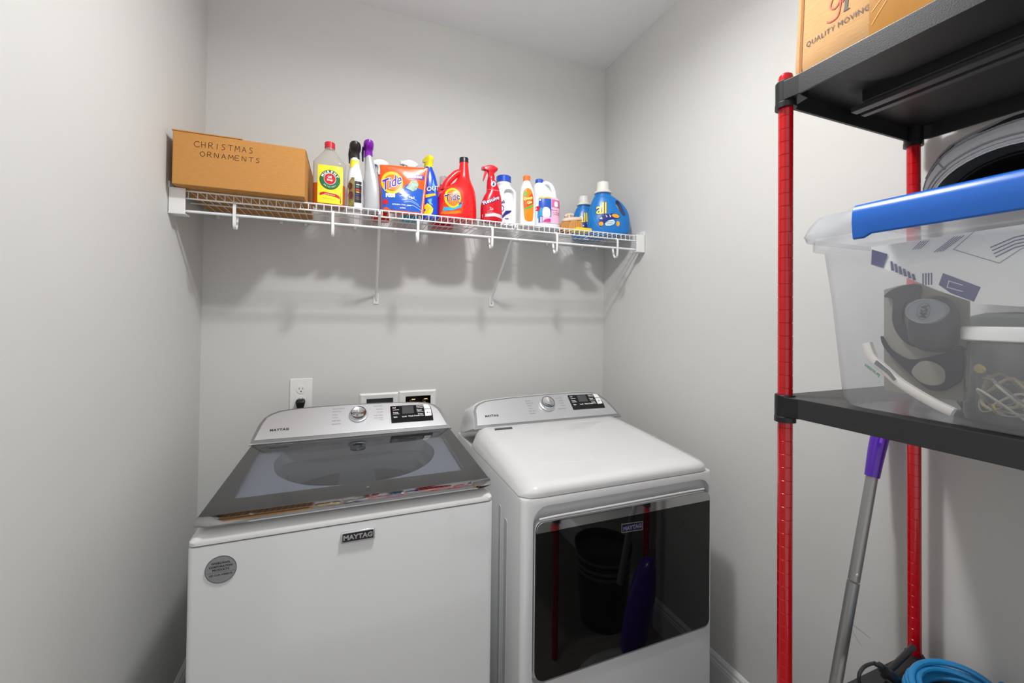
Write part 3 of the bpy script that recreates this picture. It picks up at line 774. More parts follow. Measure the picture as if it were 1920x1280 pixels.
Print().poly([(-.0185, .187), (.0155, .187), (.018, .172), (.006, .182), (-.008, .160), (-.0185, .155)]).build('neck_band', mat('yellow_label', (246, 228, 50)), t, F, .0006, 3)
hd = None
HB = plast('black_head', (34, 32, 30), .35)
def round_head(t, cx, z0, m, w=.021):
    """spray head seen from its rounded rear end"""
    r = Body([(0, w * .80, .014, 2.4, cx), (.016, w * .80, .015, 2.4, cx), (.026, w * .78, .020, 2.3, cx), (.036, w * .95, .030, 2.2, cx), (.048, w * 1.0, .036, 2.3, cx), (.057, w * .92, .036, 2.2, cx), (.0625, w * .6, .026, 2.2, cx)], 36)
    h = r.mesh().build('spray_head', m, t); h.location = (0, 0, z0)
    return h
def mk_trigger_back(t, cx, z0, m):
    p_ = [(-.019 + cx, .0, z0 + .040), (-.021 + cx, .012, z0 + .02), (-.020 + cx, .016, z0 - .012)]
    M().tube(p_, [.004, .0045, .003], 10).build('trigger', m, t)
h = round_head(t, -.001, .195, HB); mk_trigger_back(t, .0, .195, HB)

# ---- grey bottle, purple head
t = item('spray_bottle', 'plain silver-grey spray bottle with a purple head', 'bottle', .077, 1.70)
body = Body([(0, .030, .024, 2.6, .004), (.006, .0335, .028, 2.6, .004), (.06, .033, .029, 2.6, .003), (.11, .029, .027, 2.5, .0), (.145, .0255, .024, 2.4, -.004), (.15, .0235, .022, 2.3, -.005), (.19, .018, .018, 2.1, -.011), (.212, .015, .015, 2, -.014), (.216, .0145, .0145, 2, -.0145)])
body.mesh().build('bottle_body', mat('silver_grey_bottle', (188, 190, 194), .28, .25), t)
PU = mat('purple_head', (122, 22, 168), .25, coat=.3)
round_head(t, -.0155, .211, PU, .0195); mk_trigger_back(t, -.0155, .211, mat('dark_purple', (60, 16, 100), .3))

# ---- white & navy spray bottle behind
t = item('spray_bottle', 'white and navy spray bottle mostly hidden behind the pouch, left side', 'bottle', .118, 1.84)
body = Body([(0, .034, .026, 2.6, 0), (.006, .037, .029, 2.6, 0), (.12, .036, .028, 2.6, 0), (.17, .024, .022, 2.3, 0), (.195, .015, .015, 2, 0), (.20, .014, .014, 2, 0)])
body.mesh().build('bottle_body', plast('bottle_cream_red', (226, 56, 24)), t)
trigger(t, 0, .200, plast('sprayer_white', (236, 236, 234)), mat('navy_plastic', (30, 44, 120), .3), 1.05, noz=mat('navy_plastic', (30, 44, 120)))

# ---- detergent pouch
t = item('detergent_pouch', 'orange and blue glossy detergent pouch standing left of the yellow-headed spray bottle', 'pouch', .194, 1.665)
ORG = mat('orange_film', (242, 88, 26), .22, bump=.35, scale=22); BLU = mat('blue_film', (42, 92, 190), .16, bump=.9, scale=26)
def pouch_fn(u, v, d):
    # u -1..1, v 0..1  -> pillow
    w = .080 + .012 * v
    x = u * w
    x += -.004 * (1 - v)
    fat = .026 * (1 - v) ** .7 * (1 - u * u) ** .5 + .002
    y = -fat - .004 * sin(3 * pi * v + 2 * u) * (1 - abs(u)) * .5
    z = v * (.184 + .006 * u) - .006 * (u < 0) * (abs(u)) * 0
    return (x, y - d, z)
def grid(fn, u0, u1, v0, v1, nu, nv, flip=False):
    vs = [fn(u0 + (u1 - u0) * i / nu, v0 + (v1 - v0) * j / nv) for j in range(nv + 1) for i in range(nu + 1)]
    fs = [(j * (nu + 1) + i, j * (nu + 1) + i + 1, (j + 1) * (nu + 1) + i + 1, (j + 1) * (nu + 1) + i) for j in range(nv) for i in range(nu)]
    return vs, fs
m = M(); nu, nv = 24, 24
fr = [[pouch_fn(-1 + 2 * i / nu, j / nv, 0) for i in range(nu + 1)] + [(pouch_fn(1 - 2 * i / nu, j / nv, 0)[0], -pouch_fn(1 - 2 * i / nu, j / nv, 0)[1] * .8, pouch_fn(1 - 2 * i / nu, j / nv, 0)[2]) for i in range(nu + 1)] for j in range(nv + 1)]
m.rings(fr).build('pouch_body', ORG, t, angle=80)
pf_ = lambda u, v, d: pouch_fn(u, v, d)
q = Print(); q.poly([(-.97, .02), (.80, .02), (.84, .30), (.86, .52), (.55, .54), (.35, .62), (.10, .60), (-.05, .50), (-.2, .40), (-.55, .40), (-.75, .46), (-.97, .52)])
pb = q.build('pouch_print', BLU, t, pf_, .0012, 3)
Print().poly([(.86, .02), (.90, .02), (.93, .5), (.935, .97), (.915, .97), (.90, .5)]).build('pouch_edge', WHITEINK, t, pf_, .0012, 3)
YE = mat('yellow_print', (252, 196, 30), .3); OD = mat('deep_orange_print', (236, 120, 20), .3); BP = mat('royal_blue_print', (58, 42, 168), .3)
ca_ = (-.52, .61)
Print().poly(ell(*ca_, .46, .245)).build('emblem', YE, t, pf_, .0022, 4)
Print().poly(ell(*ca_, .36, .180)).build('emblem', OD, t, pf_, .0034, 4)
Print().text('Tide', ca_[0] - .01, ca_[1] - .10, .32, .016, 'CENTER', .2, .22, 1, 1.45).build('lettering', WHITEINK, t, pf_, .0044)
Print().text('Tide', ca_[0] - .01, ca_[1] - .098, .32, .004, 'CENTER', .2, .22, 1, 1.45).build('lettering', BP, t, pf_, .0050)
Print().poly(rrect(.18, .86, .735, .825, .03, 3)).build('emblem', BP, t, pf_, .0016, 2)
Print().text('MEGA PACK', .52, .76, .055, .004, 'CENTER', sx=1.6).text('PODS', -.60, .30, .10, .012, 'CENTER', sx=1.5).text('3 in 1', .35, .30, .06, .006, 'CENTER', sx=1.8).text('DETERGENT + STAIN + ODOR', -.1, .13, .035, .001, 'CENTER', sx=1.8).text('64 PACS', -.05, .06, .04, .001, 'CENTER', sx=1.8).build('lettering', WHITEINK, t, pf_, .0026)
Print().poly(ell(-.82, .19, .12, .055)).build('emblem', mat('red_print', (204, 28, 40)), t, pf_, .0020, 1)
Print().poly([(.05, .52), (.22, .62), (.30, .68), (.52, .70), (.62, .62), (.55, .50), (.38, .46), (.2, .50)]).build('pouch_picture', mat('pale_green_print', (150, 178, 160), .3, vary=.4, vscale=60), t, pf_, .0018, 2)
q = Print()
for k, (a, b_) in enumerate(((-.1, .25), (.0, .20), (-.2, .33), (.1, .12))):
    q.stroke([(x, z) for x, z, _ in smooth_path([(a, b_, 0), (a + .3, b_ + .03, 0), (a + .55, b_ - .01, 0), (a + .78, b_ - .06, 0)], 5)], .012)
q.build('film_sheen_streak', mat('film_sheen', (150, 186, 236), .15), t, pf_, .0019, 0)  # pale streaks: gloss of the film painted on as colour

# ---- white sprayer bottle behind pouch
t = item('spray_bottle', 'white-headed spray bottle behind the middle of the orange pouch', 'bottle', .235, 1.80)
body = Body([(0, .032, .026, 2.6, 0), (.006, .035, .028, 2.6, 0), (.12, .034, .027, 2.6, 0), (.17, .024, .022, 2.3, 0), (.195, .015, .015, 2, 0), (.20, .014, .014, 2, 0)])
body.mesh().build('bottle_body', plast('bottle_cyan', (52, 178, 206)), t)
trigger(t, 0, .200, plast('sprayer_white', (236, 236, 234)), None, 1.05, rz=.15)

# ---- blue bottle with yellow sprayer
t = item('spray_bottle', 'bright blue spray bottle with a yellow head between the pouch and the red jug', 'bottle', .300, 1.715)
body = Body([(0, .030, .026, 2.8, .004), (.006, .0335, .029, 2.8, .004), (.10, .033, .029, 2.8, .003), (.15, .029, .026, 2.6, .002), (.185, .022, .021, 2.3, 0), (.205, .0155, .0155, 2, -.002), (.212, .0145, .0145, 2, -.002)])
body.mesh().build('bottle_body', plast('bottle_blue', (10, 72, 198), .22), t); F = body.front
Print().text('SHOUT', -.004, .105, .026, .0012, 'CENTER', .2, .25).build('lettering', INK, t, F, .0010, 1)
Print().text('SHOUT', -.0035, .106, .026, .0002, 'CENTER', .2, .25).build('lettering', WHITEINK, t, F, .0016, 1)
Print().poly([(-.02, .09), (.02, .10), (.022, .092), (-.018, .078)]).build('emblem', YE, t, F, .0008, 2)
Print().poly([(.012, .16), (.016, .14), (.024, .12), (.02, .10), (.026, .085), (.014, .11), (.008, .13)]).poly([(-.01, .07), (.006, .078), (.004, .06), (.012, .05), (-.004, .055)]).build('emblem', mat('sky_splash', (110, 176, 236), .3), t, F, .0007, 2)
Print().poly([(-.026, .008), (.000, .006), (.010, .022), (.012, .036), (.002, .050), (-.012, .056), (-.024, .046), (-.028, .028)]).build('label_picture', mat('yellow_print_cloth', (238, 206, 40), .4, vary=.25, vscale=70), t, F, .0009, 2)
trigger(t, -.002, .208, plast('yellow_head', (240, 222, 20)), None, .92, rz=-1.15, style=1)

# ---- red jug with clear cap behind
t = item('detergent_jug', 'red jug with a clear measuring cap, partly hidden left of the big red jug', 'jug', .387, 1.862)
body = Body([(0, .045, .034, 3, 0), (.006, .048, .037, 3, 0), (.13, .046, .036, 2.8, 0), (.165, .036, .03, 2.4, .0), (.185, .021, .021, 2, .004), (.192, .019, .019, 2, .004)])
body.mesh().build('bottle_body', plast('jug_crimson', (206, 24, 38)), t)
cp_ = cap(t, .0185, .190, .232, thin_glass('clear_cap', (236, 236, 238), 1.2, milk=.35, milkcol=(235, 235, 238), rough=.1), .004, dome=.004)
Print().poly(ell(.004, .212, .008, .008)).build('cap_mark', mat('pink_print', (226, 130, 150)), cp_, lambda u, v, d: (u, -.0192 - d, v))

# ---- big red jug
t = item('detergent_jug', 'big red detergent jug with a black-tipped spout and blue-and-yellow emblem', 'jug', .417, 1.722)
RJ = plast('jug_red', (232, 26, 30), .3, .3)
body = Body([(0, .078, .056, 3, .0), (.006, .083, .060, 3, .0), (.05, .083, .062, 2.8, .0), (.10, .0795, .060, 2.6, .001), (.125, .070, .054, 2.4, .008), (.145, .056, .045, 2.3, .017), (.165, .038, .034, 2.2, .027), (.185, .028, .025, 2.1, .0295), (.205, .0235, .0215, 2, .030), (.250, .0185, .0185, 2, .030), (.258, .0180, .0180, 2, .030)])
bd = body.mesh().build('bottle_body', RJ, t); F = body.front
M().tube(smooth_path([(-.052, 0, .128), (-.044, 0, .156), (-.022, 0, .185), (.0, 0, .206), (.020, 0, .212)], 8), [.017] * 1 + [.015] * 31 + [.014], 20).build('handle', RJ, t)
M().lathe([(.0195, .254), (.0195, .272), (.0185, .275), (.015, .2755)], (.030, 0, 0), n=32).build('spout_cap', mat('charcoal_cap', (40, 42, 50), .3), t, angle=30)
lb = Print().poly([(x, z) for x, z in sm2([(-.080, .02), (-.040, .014), (.005, .020), (.014, .05), (.016, .09), (.006, .125), (-.030, .135), (-.062, .118), (-.080, .08)], 5)]).build('label', mat('label_red_orange', (226, 60, 30), .3), t, F, .0005, 4)
ec = (-.030, .084)
Print().poly(ell(*ec, .033, .042)).build('emblem', YE, lb, F, .0014, 4)
Print().poly(ell(*ec, .025, .033)).build('emblem', OD, lb, F, .0024, 4)
Print().text('Tide', ec[0], ec[1] - .013, .043, .0016, 'CENTER', .2, .28, 1, .78).build('lettering', WHITEINK, lb, F, .0032, 1)
Print().text('Tide', ec[0], ec[1] - .013, .043, .0004, 'CENTER', .2, .28, 1, .78).build('lettering', mat('navy_print', (30, 36, 120), .3), lb, F, .0038, 1)
Print().poly([(-.068, .028), (-.030, .032), (.004, .046), (.010, .070), (-.01, .050), (-.04, .044), (-.066, .044)]).build('label_wave', mat('turquoise_print', (60, 166, 206), .3), lb, F, .0013, 2)
Print().text('2x', .000, .060, .014, .0004, 'CENTER', rot=.3).build('lettering', BP, lb, F, .0024)
Print().poly([(-.074, .015), (-.02, .018), (.006, .026), (.0, .034), (-.05, .026), (-.074, .026)]).build('label_wave', OD, lb, F, .0014, 2)

# ---- red trigger spray
t = item('spray_bottle', 'all-red trigger spray bottle right of the big red jug', 'bottle', .556, 1.672)
RS = plast('spray_red', (196, 10, 34), .24)
body = Body([(0, .043, .026, 3, .0), (.008, .046, .029, 3, .0), (.03, .0455, .030, 3, .0), (.07, .0445, .029, 2.9, -.001), (.105, .038, .027, 2.7, .003), (.128, .029, .024, 2.4, .006), (.140, .0275, .023, 2.3, .006), (.150, .0255, .022, 2.2, .004), (.175, .0185, .0185, 2, -.002), (.182, .016, .016, 2, -.003)])
body.mesh().build('bottle_body', RS, t); F = body.front
Print().text('Resolve', -.008, .080, .0235, .0016, 'CENTER', .2, .42).build('lettering', mat('navy_print', (30, 36, 120)), t, F, .0008, 1)
Print().text('Resolve', -.008, .0805, .0235, .0003, 'CENTER', .2, .42).build('lettering', WHITEINK, t, F, .0014, 1)
Print().text('2x', -.010, .046, .016, .0004, 'CENTER').rect(-.026, -.006, .040, .041).text('STAIN REMOVER', -.014, .033, .004, 0, 'CENTER').build('lettering', mat('pale_pink_print', (240, 190, 196)), t, F, .0010, 1)
e_ = Print().poly(ell(.001, .158, .010, .0125, rot=-.4)).build('emblem', WHITEINK, t, F, .0008, 1); Print().poly([(-.005, .152), (.004, .150), (.006, .163), (.002, .167)]).build('emblem', mat('navy_print', (30, 36, 120)), t, F, .0014, 1)
Print().poly([(-.044, .014), (.005, .020), (.043, .014), (.043, .028), (.005, .034), (-.044, .026)]).build('label_band', mat('pale_grey_print', (206, 200, 204)), t, F, .0008, 3)
Print().ring(.006, .135, .028, .004, .0012, 24, a0=pi, a1=2 * pi).build('shoulder_line', mat('pale_pink_print', (240, 190, 196)), t, F, .0008, 0)
trigger(t, -.003, .186, plast('head_red', (200, 12, 32)), None, .98, rz=-.10)

# ---- white jug with blue cap
def handle_jug(t, body, m, loop, rad):
    body.mesh().build('bottle_body', m, t)
t = item('detergent_jug', 'white jug with broad blue cap and oval handle hole beside the red spray', 'jug', .643, 1.735)
WJ = plast('jug_white', (228, 229, 233), .32)
body = Body([(0, .043, .040, 3.2, 0), (.006, .047, .044, 3.2, 0), (.13, .047, .044, 3, 0), (.155, .044, .042, 2.8, 0), (.17, .036, .036, 2.4, -.005), (.180, .033, .033, 2.1, -.009), (.186, .0345, .0345, 2, -.010), (.192, .0345, .0345, 2, -.010), (.1935, .030, .030, 2, -.010), (.200, .030, .030, 2, -.010)], 56)
bd = body.mesh().build('bottle_body', WJ, t)
hole = sm2([(-.020, .150), (-.004, .160), (.012, .158), (.0235, .142), (.0245, .105), (.016, .080), (.002, .074), (-.012, .088), (-.021, .115)], 5)
rs = []
for d, k in ((-.06, 1.25), (-.044, 1.1), (-.038, .98), (-.028, .9), (-.024, .86)): rs.append([((u - .002) * k + .002, d, (v - .117) * (k * .5 + .5) + .117) for u, v in hole])
cut = M().rings(rs).build('c', None); cut.parent = t; bpy.context.view_layer.update(); boolean(bd, cut); bd.data.materials.clear(); bd.data.materials.append(WJ)
cap(t, .0325, .197, .225, plast('cap_blue', (26, 74, 190), .3), -.010)
F = body.front
Print().poly([(-.034, .035), (-.016, .062), (.012, .066), (.006, .056), (-.014, .044), (-.032, .026)]).build('emblem', mat('navy_print', (30, 36, 120)), t, F, .0008, 1)
Print().ring(-.034, .072, .012, .014, .003, 20).text('Oxi', -.034, .092, .020, .0008, 'CENTER', rot=.3).text('max', -.010, .026, .010, .0003, 'CENTER', rot=.1).build('lettering', mat('navy_print', (30, 36, 120)), t, F, .0008, 0)

# ---- white bottle, orange cap
t = item('cleaner_bottle', 'slim white bottle with an orange cap and orange oval label', 'bottle', .729, 1.690)
body = Body([(0, .034, .022, 2.8, .001), (.006, .037, .025, 2.8, .001), (.06, .036, .025, 2.8, .001), (.12, .033, .024, 2.6, -.001), (.165, .028, .022, 2.4, -.003), (.18, .023, .020, 2.2, -.0035), (.198, .0165, .0165, 2, -.004), (.204, .015, .015, 2, -.004)])
body.mesh().build('bottle_body', plast('bottle_white2', (238, 236, 230), .3), t); F = body.front
OL = mat('orange_label', (240, 134, 24), .35)
lb = Print().poly(sm2([(-.028, .10), (-.026, .150), (-.010, .165), (.008, .160), (.018, .135), (.020, .09), (.017, .035), (.008, .022), (-.018, .024), (-.025, .05)], 4)).build('label', OL, t, F, .0006, 3)
Print().poly([(-.024, .075), (.019, .10), (.019, .13), (.012, .146), (-.01, .120), (-.026, .11)]).build('label_print', mat('orange_red_print', (214, 70, 24)), lb, F, .0011, 2)
Print().poly([(-.022, .066), (.019, .086), (.019, .097), (-.022, .078)]).poly(ell(-.018, .140, .008, .010)).build('label_print', mat('leaf_green_print', (110, 170, 60)), lb, F, .0014, 1)
Print().text('Orange', -.005, .116, .016, .0008, 'CENTER', .2, .35, 1, .85).text('Glo', .000, .098, .018, .0008, 'CENTER', .2, .35, 1, .9).build('lettering', mat('yellow_lettering', (252, 236, 130)), lb, F, .0019, 0)
cap(t, .0155, .200, .226, plast('cap_orange', (240, 116, 36), .35), -.004)

# ---- bleach jug with pink label
t = item('bleach_jug', 'white jug with a small blue cap and blue-and-pink label', 'jug', .831, 1.720)
body = Body([(0, .060, .056, 2.8, 0), (.006, .064, .060, 2.8, 0), (.11, .063, .060, 2.7, 0), (.135, .060, .056, 2.6, -.001), (.155, .052, .046, 2.4, -.008), (.180, .041, .033, 2.2, -.018), (.198, .030, .026, 2.1, -.026), (.209, .019, .019, 2, -.030), (.214, .0185, .0185, 2, -.030)], 56)
bd = body.mesh().build('bottle_body', plast('jug_bluish_white', (224, 228, 236), .35), t); F = body.front
M().tube(smooth_path([(-.020, -.010, .205), (-.004, -.014, .2115), (.016, -.016, .205), (.030, -.018, .185), (.034, -.022, .160), (.030, -.030, .142), (.014, -.034, .134), (-.002, -.034, .136)], 7), .0105, 16).build('handle', plast('jug_bluish_white', (224, 228, 236)), t)
cap(t, .0185, .209, .229, plast('cap_blue2', (36, 84, 186), .35), -.030)
l1 = Print().rect(-.062, .0015, .021, .130).build('label', mat('blue_label', (30, 84, 180), .35), t, F, .0006, 5)
Print().rect(-.062, .0015, .130, .1375).build('label_band', mat('gold_print', (232, 178, 60)), l1, F, .0008, 4)
Print().poly([(-.062, .030), (.0, .030), (.0, .060), (-.03, .085), (-.062, .090)]).build('label_print', mat('turquoise_print2', (50, 150, 200)), l1, F, .0009, 3)
Print().poly(sm2([(-.038, .050), (-.036, .084), (-.024, .090), (-.008, .084), (-.004, .060), (-.012, .046)], 4)).build('label_picture', WHITEINK, l1, F, .0013, 2)
Print().rect(-.062, .0015, .021, .047).build('label_print', mat('pale_lilac_print', (226, 190, 214)), l1, F, .0012, 3)
Print().poly([(-.038, .024), (-.002, .024), (-.002, .040), (-.014, .040), (-.03, .035)]).build('label_print', mat('magenta_print', (200, 60, 140)), l1, F, .0017, 2)
Print().poly(ell(-.055, .085, .007, .011)).build('emblem', mat('red_print', (204, 28, 40)), l1, F, .0014, 1)
l2 = Print().rect(.0015, .0625, .021, .137).build('label', mat('pink_label', (238, 186, 212), .35), t, F, .0006, 5)
Print().rect(.004, .0615, .093, .128).build('label_print', mat('pink_print2', (214, 100, 160)), l2, F, .0011, 4)
Print().poly(rrect(.016, .036, .096, .120, .006, 3)).text('LAUNDRY', .028, .066, .009, .0001, 'CENTER').build('label_print', WHITEINK, l2, F, .0015, 1)
Print().rect(.002, .0615, .0795, .0815).text('FOR A BRIGHTER', .028, .068, .0055, .0001, 'CENTER').text('WHITE WASH', .028, .060, .0055, .0001, 'CENTER').build('lettering', mat('wine_print', (140, 50, 90)), l2, F, .0017, 1)

# ---- scrub brush + sponge
t = item('scrub_brush', 'scrub brush with tan bristles and pale top handle, leaning by the blue jugs', 'brush', .968, 1.735)
BR = mat('tan_bristle', (206, 150, 84), .7, bump=.5, scale=300, stretch=(1, 1, .2)); PB = mat('pale_brush_block', (232, 206, 186), .5)
out = lambda k, n=40: 2 * pi * k / n
blk = Body([(0, .048, .022, 2.4, 0), (.004, .052, .025, 2.4, 0), (.012, .050, .024, 2.4, 0), (.018, .036, .016, 2.4, 0)], 40).mesh().build('brush_block', PB, t)
TB = math.tan(radians(9))
Rm = Matrix.Translation((.012, 0, .058)) @ Matrix.Rotation(radians(-9), 4, 'Y')
blk.data.transform(Rm)
hnd = M().tube(smooth_path([(-.012, 0, .014), (-.012, 0, .026), (-.012, 0, .032)], 3), .0055, 10).tube(smooth_path([(-.034, 0, .026), (-.02, 0, .033), (.0, 0, .034), (.014, 0, .030)], 4), [.0055] * 12 + [.004], 12).build('handle', PB, t)
hnd.data.transform(Rm)
m = M()
random.seed(3)
for a in range(30):
    for b_ in range(8):
        u = -1 + 2 * a / 29; v = -1 + 2 * b_ / 7
        if abs(u) ** 2.4 + abs(v) ** 2.4 > 1.08: continue
        x, y = .012 + u * .047, v * .021
        z1 = .059 + (x - .012) * TB
        xt, yt = -.004 + u * .073 + random.uniform(-.0015, .0015), y * 1.5 + random.uniform(-.001, .001)
        z0 = (.018 if xt > .0 else .003) + .010 * u * u * (u < 0)
        xm = x + (xt - x) * .62; zm = z1 + (z0 - z1) * .45
        m.rings([[(px_ + r_ * cos(2 * pi * k / 5), py_ + r_ * sin(2 * pi * k / 5), pz_) for k in range(5)] for px_, py_, pz_, r_ in ((x, y, z1, .0017), (xm, (y + yt) / 2, zm, .0021), (xt, yt, z0, .0026))])
m.build('bristles', BR, t, kind='stuff')
t = item('sponge', 'yellow cleaning sponge on the wire shelf in front of the scrub brush', 'sponge', 1.006, 1.690)
m = M(); rs = []
for z, k in ((0, .96), (.003, 1), (.0135, 1), (.0165, .95)): rs.append([(x * k, y * k, z) for x, y in rrect(-.042, .042, -.030, .030, .008, 4)])
m.rings(rs).build('sponge_body', mat('yellow_sponge', (240, 206, 44), .9, bump=1, scale=500), t)

# ---- blue "all" jugs
BJ = plast('jug_blue', (14, 116, 196), .32)
def all_jug(name, label, x, y, s, rz=0):
    t = item(name, label, 'jug', x, y, rz)
    kx = .87
    S = lambda rows: [(a * s, b_ * s * kx, c * s, e, d * s * kx) for a, b_, c, e, d in rows]
    body = Body(S([(0, .098, .040, 2.8, -.002), (.006, .108, .045, 2.8, 0), (.02, .114, .048, 2.7, .0), (.06, .1165, .050, 2.6, .001), (.095, .113, .049, 2.4, .001), (.125, .104, .047, 2.3, -.002), (.155, .088, .043, 2.2, -.010), (.178, .068, .038, 2.1, -.020), (.192, .052, .034, 2, -.028), (.205, .040, .031, 2, -.031), (.212, .036, .030, 2, -.031)]), 56)
    bd = body.mesh().build('bottle_body', BJ, t)
    P_ = [(.034, .160), (.046, .166), (.060, .150), (.072, .124), (.082, .100), (.084, .090), (.070, .090), (.058, .104), (.046, .122), (.036, .142)]
    hole = [((a * .94 - .004) * s, b_ * s) for a, b_ in sm2(P_, 5)]
    rs = [[(u, d, v) for u, v in hole] for d in (-.08, .08)]
    cut = M().rings(rs).build('c', None); cut.parent = t; bpy.context.view_layer.update(); boolean(bd, cut); bd.data.materials.clear(); bd.data.materials.append(BJ)
    WC = mat('white_ribbed_cap', (232, 230, 224), .4)
    M().lathe([(.034 * s, .206 * s), (.042 * s, .207 * s), (.043 * s, .213 * s), (.040 * s, .217 * s), (.032 * s, .221 * s)], (-.027 * s, 0, 0), n=40).build('cap_flange', WC, t)
    cap(t, .0300 * s, .218 * s, .262 * s, WC, -.027 * s, r1=.0285 * s)
    F = body.front
    Fx = lambda u, v, d: F((u - .004) * s * .9, v * s, d)
    YP = mat('yellow_logo', (250, 226, 40), .3); NB = mat('navy_print', (30, 36, 120))
    Print().ring(-.022, .105, .062, .085, .0025, 40, .1, radians(60), radians(250)).build('body_ridge', mat('jug_blue_light', (60, 150, 218), .3), t, Fx, .0006)
    lb = Print().text('all', -.068, .097, .079, .0032, 'LEFT', .04, .03, .92, .93).build('label', NB, t, Fx, .0010, 1)
    Print().text('all', -.068, .098, .079, .0008, 'LEFT', .04, .03, .92, .93).build('lettering', YP, lb, Fx, .0018, 1)
    Print().poly([(-.056, .078), (-.040, .090), (-.01, .096), (.022, .100), (.050, .094), (.058, .080), (.040, .074), (.0, .070), (-.02, .060), (-.030, .044), (-.046, .036), (-.052, .050), (-.05, .066)]).build('label_print', NB, lb, Fx, .0008, 2)
    Print().poly(ell(-.042, .050, .012, .010)).poly(ell(.034, .087, .020, .009, rot=-.2)).poly(ell(.046, .050, .009, .013)).build('label_print', mat('orange_flower', (244, 170, 40), .3, vary=.2, vscale=80), lb, Fx, .0014, 1)
    Print().poly([(-.022, .050), (-.006, .064), (.020, .070), (.030, .060), (.026, .048), (.006, .040), (-.016, .040)]).poly([(-.052, .074), (-.040, .084), (-.034, .072)]).poly([(-.02, .094), (-.008, .084), (-.014, .080)]).poly([(.0, .096), (.012, .084), (.004, .080)]).build('label_print', mat('pale_blue_print', (206, 228, 242)), lb, Fx, .0016, 1)
    Print().text('free clear', .004, .056, .010, .0001, 'CENTER').text('stainlifters', .004, .047, .008, .0001, 'CENTER').build('lettering', mat('grey_blue_print', (96, 130, 160)), lb, Fx, .0021, 1)
    return t
all_jug('detergent_jug', 'large bright blue detergent jug with a white cap at the right end of the shelf', 1.170, 1.715, 1.0, radians(-25))
all_jug('detergent_jug', 'smaller blue detergent jug with a white cap tucked behind the large blue one', 1.140, 1.850, .86, radians(-18))

# ================================================================== RED AND BLACK RACK
PX1, PX2, PY1, PY2 = .800, 1.250, .567, -.33
def make_rack():
    ox, oy = 1.025, .12
    t = thing('shelving_rack', 'tall rack of black shelves on red posts along the right wall', 'rack', (ox, oy, 0))
    me = None
    prof = [(.0001, 0), (.0128, 0)]
    z = .03
    while z < 1.845:
        prof += [(.0128, z - .0009), (.0121, z - .0003), (.0121, z + .0003), (.0128, z + .0009)]; z += .0254
    prof += [(.0128, 1.860), (.0115, 1.866), (.007, 1.870), (.0001, 1.871)]
    p0 = None
    for x, y in ((PX1, PY1), (PX2, PY1 + .006), (PX1, PY2), (PX2, PY2)):
        if p0 is None: p0 = M().lathe(prof, n=24).build('post', REDP, t, angle=25); c = p0
        else: c = bpy.data.objects.new('post', p0.data); C.objects.link(c); c.parent = t
        c.location = (x - ox, y - oy, 0)
    SH = mat('black_shelf_plastic', (42, 42, 44), .42, bump=.25, scale=600)
    for zt in (1.8495, 1.2335, .600):
        h = .037
        L = lambda x, y, z: (x - ox, y - oy, z)
        a, b_, c_, d = .788, 1.266, PY2 - .012, PY1 + .014
        o_ = [(a, c_ + .03), (a + .02, c_), (b_ - .02, c_), (b_, c_ + .03), (b_, d - .032), (b_ - .02, d), (a + .026, d), (a, d - .030)]
        i_ = [(x + (.005 if x < ox else -.005), y + (.005 if y < oy else -.005)) for x, y in o_]
        m = M()
        m.rings([[L(x, y, zt - .006) for x, y in i_], [L(x, y, zt - h) for x, y in i_], [L(x, y, zt - h) for x, y in o_], [L(x, y, zt - .001) for x, y in o_], [L(x * .999 + ox * .001, y * .999 + oy * .001, zt) for x, y in o_]])
        s_ = m.build('shelf', SH, t, smooth=False)
        # underside relief: raised panels and the centre channel with two rails
        u = M()
        for xa, xb in ((.822, .945), (1.045, 1.235)):
            pts = [(xa, -.27), (xb, -.27), (xb, .455), (xb - .03, .485), (xa + .02, .505), (xa, .48)]
            u.prism(pts, lambda p, q, d_: (p - ox, q - oy, d_), zt - .0115, zt - .005)
        u.build('underside_panel', SH, s_, bevel=.001)
        M().box(.955 - ox, 1.028 - ox, -.30 - oy, .52 - oy, zt - .028, zt - .004).build('centre_channel', SH, s_, bevel=.002)
        for xa, xb in ((.964, .984), (.997, 1.012)):
            M().box(xa - ox, xb - ox, -.30 - oy, .545 - oy, zt - .036, zt - .026).build('support_rail', mat('dark_grey_rail', (66, 66, 68), .35), s_, bevel=.001)
        k = M()
        for x, y in ((PX1, PY1), (PX2, PY1 + .006), (PX1, PY2), (PX2, PY2)):
            kk = M().lathe([(.0131, zt - .050), (.0185, zt - .050), (.0185, zt - .040), (.0178, zt - .039), (.0178, zt + .001), (.0165, zt + .003), (.0131, zt + .003)], (x - ox, y - oy, 0), n=28).build('collar', BLACKP, s_, angle=30)
        # corner gusset joining collar and skirt
        g = M(); g.prism([(PX1 - .0165, PY1 - .006), (PX1 - .012, PY1 - .034), (PX1 + .02, PY1 - .03), (PX1 + .03, PY1 + .012), (PX1 + .006, PY1 + .0165)], lambda p, q, d_: (p - ox, q - oy, d_), zt - .038, zt - .0005)
        g.build('corner_gusset', BLACKP, s_, bevel=.001)
    return t
make_rack()
RK = lambda x0, y0: (lambda u, v, d: (x0 - d, y0 - u, v))

